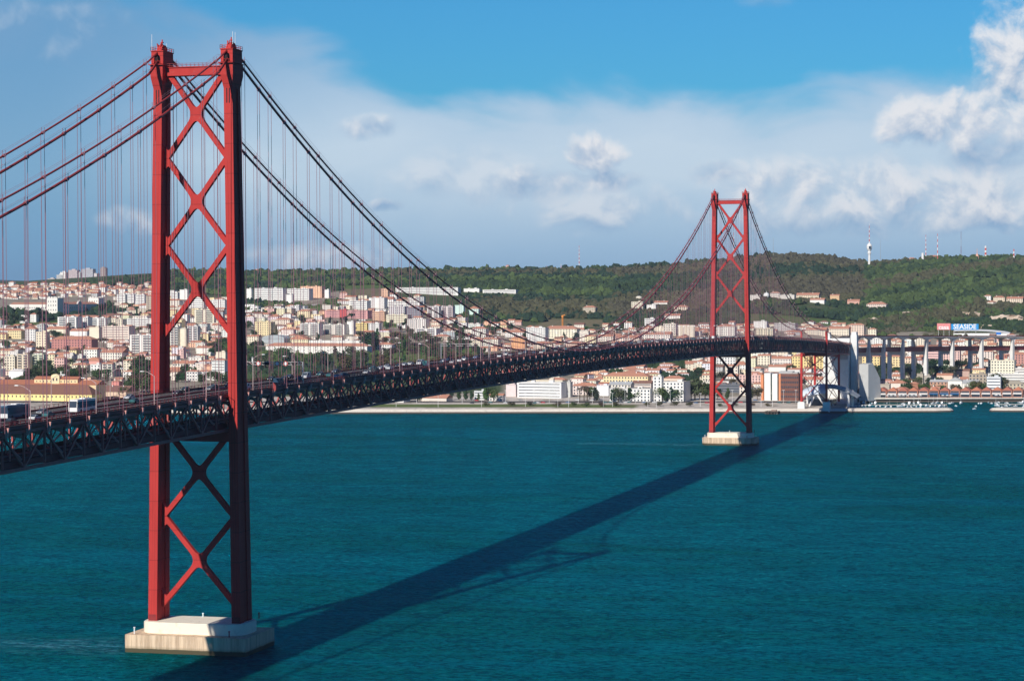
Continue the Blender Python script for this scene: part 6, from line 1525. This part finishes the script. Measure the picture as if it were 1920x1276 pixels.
# ================================================================= TRAFFIC ON THE DECK
def zr(X): return bot(X)+ROADH
def car_parts():
    pr = [(-2.15, .35), (2.15, .35), (2.2, .75), (1.15, .98), (-1.95, 1.02), (-2.2, .8)]
    f = lambda u, v, w: (u, w, v); body = MB(); body.prism(pr, f, -.88, .88)
    body.prism([(-1.75, 1.0), (.95, .97), (.25, 1.45), (-1.15, 1.47)], f, -.74, .74)
    gl = MB(); gl.prism([(-1.62, 1.06), (.82, 1.03), (.22, 1.38), (-1.1, 1.40)], f, -.765, .765); gl.prism([(.30, 1.44), (.96, 1.02), (1.0, 1.02), (.34, 1.46)], f, -.66, .66); gl.prism([(-1.78, 1.05), (-1.2, 1.46), (-1.24, 1.48), (-1.84, 1.05)], f, -.66, .66)
    wh = MB(); wh.tube([(0, -.12, 0), (0, .12, 0)], .33, 10)
    li = MB().box((0, 0, 0), (.08, .34, .16)); return body.mesh('body', M_CARP), gl.mesh('windows', M_GLASS), wh.mesh('wheel', M_TYRE), li.mesh('headlight', M_LAMPH)
cB, cG, cW, cL = car_parts()
def van_parts():
    f = lambda u, v, w: (u, w, v); b = MB(); b.prism([(-2.6, .35), (2.5, .35), (2.55, 1.0), (2.0, 1.25), (1.3, 2.15), (-2.55, 2.2)], f, -.95, .95)
    g = MB(); g.prism([(1.38, 2.05), (2.0, 1.3), (2.05, 1.3), (1.45, 2.1)], f, -.85, .85); g.prism([(-.2, 1.3), (1.55, 1.3), (1.1, 1.9), (-.2, 1.95)], f, -.965, .965); return b.mesh('body', M_CARP), g.mesh('windows', M_GLASS)
vB, vG = van_parts()
CARS = []; CCN = [((.62, .63, .64), 'silver'), ((.78, .78, .76), 'white'), ((.03, .035, .04), 'black'), ((.03, .07, .12), 'dark blue'), ((.05, .16, .17), 'teal'), ((.25, .26, .27), 'grey'), ((.5, .03, .03), 'red'), ((.09, .16, .28), 'blue')]
def vehicle(X, Y, c, kind='car'):
    rz = PI if Y < 0 else 0
    rz = PI if Y > -0. else PI
    T = empty('van' if kind == 'van' else 'car', (X, Y, zr(X)+.02)); T.rotation_euler = (0, 0, (0 if Y < 0 else PI))
    link('body', vB if kind == 'van' else cB, T, col=c[0]); link('windows', vG if kind == 'van' else cG, T)
    if X < 620:
        for sx in (-1.35, 1.35):
            for sy in (-.82, .82): link('wheel', cW, T, (sx, sy, .33))
        for sy in (-.62, .62): link('headlight', cL, T, (2.2, sy, .68))
    T['category'] = kind; T['group'] = 'vehicles crossing the bridge'
    t = topx((X, Y, zr(X))); CARS.append([T, c[1]+' '+kind, t[0], t[1], None])
lanes = (-7.9, -4.9, -1.9, 1.9, 4.9, 7.9)
def byname(n): return next(c for c in CCN if c[1] == n)
for X, Y, n, k in ((-139, -7.6, 'black', 'car'), (-103, 1.9, 'grey', 'car'), (-126, -7.6, 'white', 'car'), (-113, -4.9, 'teal', 'car'), (-69, 7.9, 'silver', 'car'), (-75, 4.7, 'red', 'car'), (-35, 7.6, 'silver', 'car'), (-52, -1.9, 'teal', 'car'),
                   (8, 7.9, 'black', 'car'), (14, 1.9, 'grey', 'car'), (24, 4.9, 'black', 'car'), (-12, 1.9, 'black', 'car'), (20, -7.6, 'white', 'van'), (38, 4.9, 'black', 'car'), (57, -4.9, 'dark blue', 'van'), (84, 7.9, 'black', 'car'), (89, 4.9, 'black', 'car'), (86, -1.9, 'teal', 'car')):
    vehicle(X, Y, byname(n), k)
X = 104.
while X < 1690:
    for ln in lanes:
        if rnd.random() < (.36 if X < 400 else .42): vehicle(X+rnd.uniform(-5, 5), ln, rnd.choice(CCN[:6] if rnd.random() < .93 else CCN), 'van' if rnd.random() < .1 else 'car')
    X += 17 if X < 400 else 24
    if len(CARS) > 285: break
def bus(X, Y, white, lab):
    T = empty('coach', (X, Y, zr(X)+.02), PI); f = lambda u, v, w: (u, w, v); L = 6.1   # faces the camera
    b = MB(); b.prism([(-L, .4), (L, .4), (L+.1, 1.6), (L-.15, 3.3), (L-.6, 3.6), (-L, 3.6)], f, -1.27, 1.27); o = b.build('body', M_CARP, T); o.color = (*((.80, .78, .72) if white else (.05, .12, .20)), 1)
    g_ = MB(); g_.prism([(-L+.3, 1.55), (L-.9, 1.3), (L-.6, 1.5), (L-.8, 3.05), (-L+.3, 3.05)], f, -1.30, 1.30); g_.build('side_windows', M_GLASSB, T)
    g_ = MB(); g_.prism([(L+.04, 1.5), (L+.13, 1.5), (L-.08, 3.2), (L-.18, 3.2)], f, -1.12, 1.12); g_.build('windscreen', M_GLASS, T)
    b = MB(); b.box((-1.5, 0, 3.72), (4, 1.6, .28)); b.box((0, 0, 3.62), (2*L-.8, 2.3, .08)); b.build('roof_unit', M_WHITE, T)
    q = MB().box((L+.02, 0, .95), (.16, 2.4, 1.1)).build('front_panel', M_WHITE, T)
    for sx in (-3.6, -2.4, 3.7):
        for sy in (-1.1, 1.1): w_ = link('wheel', cW, T, (sx, sy, .5)); w_.scale = (1.5, 1.5, 1.5)
    for sy in (-.9, .9): link('headlight', cL, T, (L+.12, sy, .85))
    for sy in (-1.4, 1.4): MB().box((L-.1, sy, 2.7), (.2, .3, .5)).build('mirror', M_TYRE, T)
    tag(T, lab, 'coach')
bus(-92.5, -4.9, True, 'white coach with teal side windows approaching the near tower'); bus(-119, 1.9, False, 'dark blue coach entering at the left edge of the deck'); 
T = None
# --- cars parked behind the promenade
PK = []
for px in list(range(884, 1560, 9)):
    if rnd.random() < .45: continue
    p, D = gp(px+rnd.uniform(-2, 2), rnd.choice((751.6, 755.8, 756.4))); c_ = rnd.choice(CCN); T = empty('car', (p[0], p[1], p[2]+.12), RZ0+rnd.choice((0, PI))+rnd.gauss(0, .08))
    link('body', cB, T, col=c_[0]); link('windows', cG, T); T['category'] = 'car'; T['group'] = 'cars parked by the shore road'; PK.append([T, c_[1]+' car parked by the shore road', px, 755, None])
# --- deck street lamps
DL = []
def deck_lamp(X, s):
    T = empty('street_lamp', (X, s*10.8, zr(X))); 
    MB_ = cached(('dl', s), lambda: MB().tube([(0, 0, -1), (0, 0, 8.2)], [.12, .09], 8).mesh('pole', M_POLE))
    ar = cached(('da', s), lambda: MB().tube([(0, -s*3.4*t, 8.1+1.5*math.sin(t*PI/2)) for t in np.linspace(0, 1, 6)], [.09, .08, .07, .06, .05, .05], 6).mesh('arm', M_POLE))
    hd = cached(('dh', s), lambda: MB().box((0, -s*3.8, 9.55), (.5, 1.1, .22), taper=.7).mesh('lamp_head', M_LAMPH))
    link('pole', MB_, T); link('arm', ar, T); link('lamp_head', hd, T); T['category'] = 'street lamp'; T['group'] = 'curved lamps along the bridge deck'
    t = topx((X, s*10.8, zr(X)+5)); DL.append([T, 'curved-arm lamp post on the '+('near' if s < 0 else 'far')+' edge of the deck', t[0], t[1], None])
for k in range(-4, 48):
    for s, o in ((-1, -19.8), (1, -3.)):
        X = k*38.4+o
        if -170 < X < 1700 and abs(X) > 4 and abs(X-SPAN) > 6: deck_lamp(X, s)
# --- sign gantries over the road
def gantry(X, lab, signs):
    T = empty('sign_gantry', (X, 0, zr(X))); b = MB()
    for s in (-1, 1): b.box((0, s*11.0, 3.2), (.35, .35, 8.4))
    b.build('post', M_GALV, T); b = MB()
    for z in (6.4, 7.3): b.beam((0, -11, z), (0, 11, z), .18, .18)
    for y in np.arange(-10, 11, 1.5): b.beam((0, y, 6.4), (0, y+.75, 7.3), .1, .1)
    b.build('beam', M_GALV, T); f = lambda u, v, w: (w-.3, u, v)
    for (y, kind) in signs:
        if kind == 'disc':
            a = MB(); a.prism([(y+.85*math.cos(t), 6.8+.85*math.sin(t)) for t in np.linspace(0, 2*PI, 17)[:-1]], f, -.05, .05); o = a.build('round_sign', M_MRED, T)
            a = MB(); a.prism([(y+.6*math.cos(t), 6.8+.6*math.sin(t)) for t in np.linspace(0, 2*PI, 17)[:-1]], f, -.09, -.04); a.build('sign_face', M_WHITE, o)
        else: MB().box((-.2, y, 6.8), (.4, 1.5, .9)).build('signal_box', M_TYRE, T)
    tag(T, lab, 'gantry')
gantry(64, 'grey sign gantry with round speed signs just right of the near tower', [(-8, 'box'), (-4.9, 'disc'), (-1.9, 'disc'), (1.9, 'box'), (4.9, 'disc'), (8, 'box')])
gantry(300, 'second grey gantry over the deck near the cable low point', [(-5, 'box'), (0, 'box'), (5, 'box')])
gantry(700, 'third pale gantry over the deck left of the far tower', [(-5, 'box'), (5, 'box')])
# small inspection box on the deck edge, right of the near tower
b = MB(); b.box((0, 0, 0), (2.4, 1.0, 2.6)); T = b.build('maintenance_cabinet', M_RED2, loc=(36, -11.9, zr(36)+.4)); tag(T, 'reddish maintenance cabinet fixed on the deck edge right of the near tower', 'cabinet')

# ================================================================= AIR
def haze():
    b = MB(); b.box((6000, 1500, 149), (16000, 16000, 304)); m_ = bpy.data.materials.new('thin_haze'); m_.use_nodes = True; g = NT(m_.node_tree)
    v = g.n('ShaderNodeVolumePrincipled'); v.inputs['Color'].default_value = (.62, .78, 1, 1); v.inputs['Density'].default_value = HAZE; v.inputs['Anisotropy'].default_value = .2
    o = g.n('ShaderNodeOutputMaterial'); g.nt.links.new(v.outputs[0], o.inputs['Volume']); tag(b.build('haze', m_), 'thin blue haze over the far hills', 'haze', kind='stuff')
HAZE = 2.9e-5
if HAZE: haze()

# ================================================================= LABELS
def ordinal(i): return ['first', 'second', 'third', 'fourth', 'fifth', 'sixth', 'seventh', 'eighth', 'ninth', 'tenth', 'eleventh', 'twelfth'][i] if i < 12 else f'{i+1}th'
LM = [(b_[2], b_[3], b_[4]) for b_ in BLD if b_[4]]+[(300, 560, 'the near tower'), (1368, 600, 'the far tower'), (1606, 690, 'the anchorage')]
def finish(lst, where=True, lm=LM):
    keyed = {}
    for b_ in lst:
        T, lab, px, py, short = b_
        if where:
            n = min(lm, key=lambda l: (l[0]-px)**2+((l[1]-py)*1.6)**2 if l[2] != short else 1e9); dx, dy = px-n[0], py-n[1]
            rel = ('right of' if dx > 0 else 'left of') if abs(dx) > abs(dy)*1.3 else ('below' if dy > 0 else 'above')
            lab2 = f'{lab} {rel} {n[2]}'
        else: lab2 = lab
        keyed.setdefault(lab2, []).append(b_)
    for k, v in keyed.items():
        v.sort(key=lambda b_: (b_[2], b_[3]))
        for i, b_ in enumerate(v):
            k = k+' standing alone' if len(k.split()) < 4 else k
            L = k if len(v) == 1 else f'{k}, {ordinal(i)} of {len(v)} from the left'
            if len(L.split()) > 16: L = ' '.join(L.replace('with an ', '').replace('with ', '').replace(' the ', ' ').split()[:16])
            b_[0]['label'] = L
gen = [b_ for b_ in BLD if b_[0].get('group') == 'town houses on the far hillside']; lmk = [b_ for b_ in BLD if b_ not in gen]
finish(lmk, False); finish(gen); finish(TREES)
for L_ in (SH, PAR, BO, LP, PK): finish(L_, False)
VL = [(145, 0, 'the left coaches'), (375, 0, 'the near tower'), (540, 0, 'the first gantry'), (700, 0, 'the long barracks'), (880, 0, 'the second gantry'), (1050, 0, 'the crane'), (1240, 0, 'the third gantry'), (1368, 0, 'the far tower'), (1528, 0, 'the shore pylon')]
finish([[c[0], c[1], c[2], 0, None] for c in CARS], True, VL); finish([[c[0], c[1], c[2], 0, None] for c in DL], False)
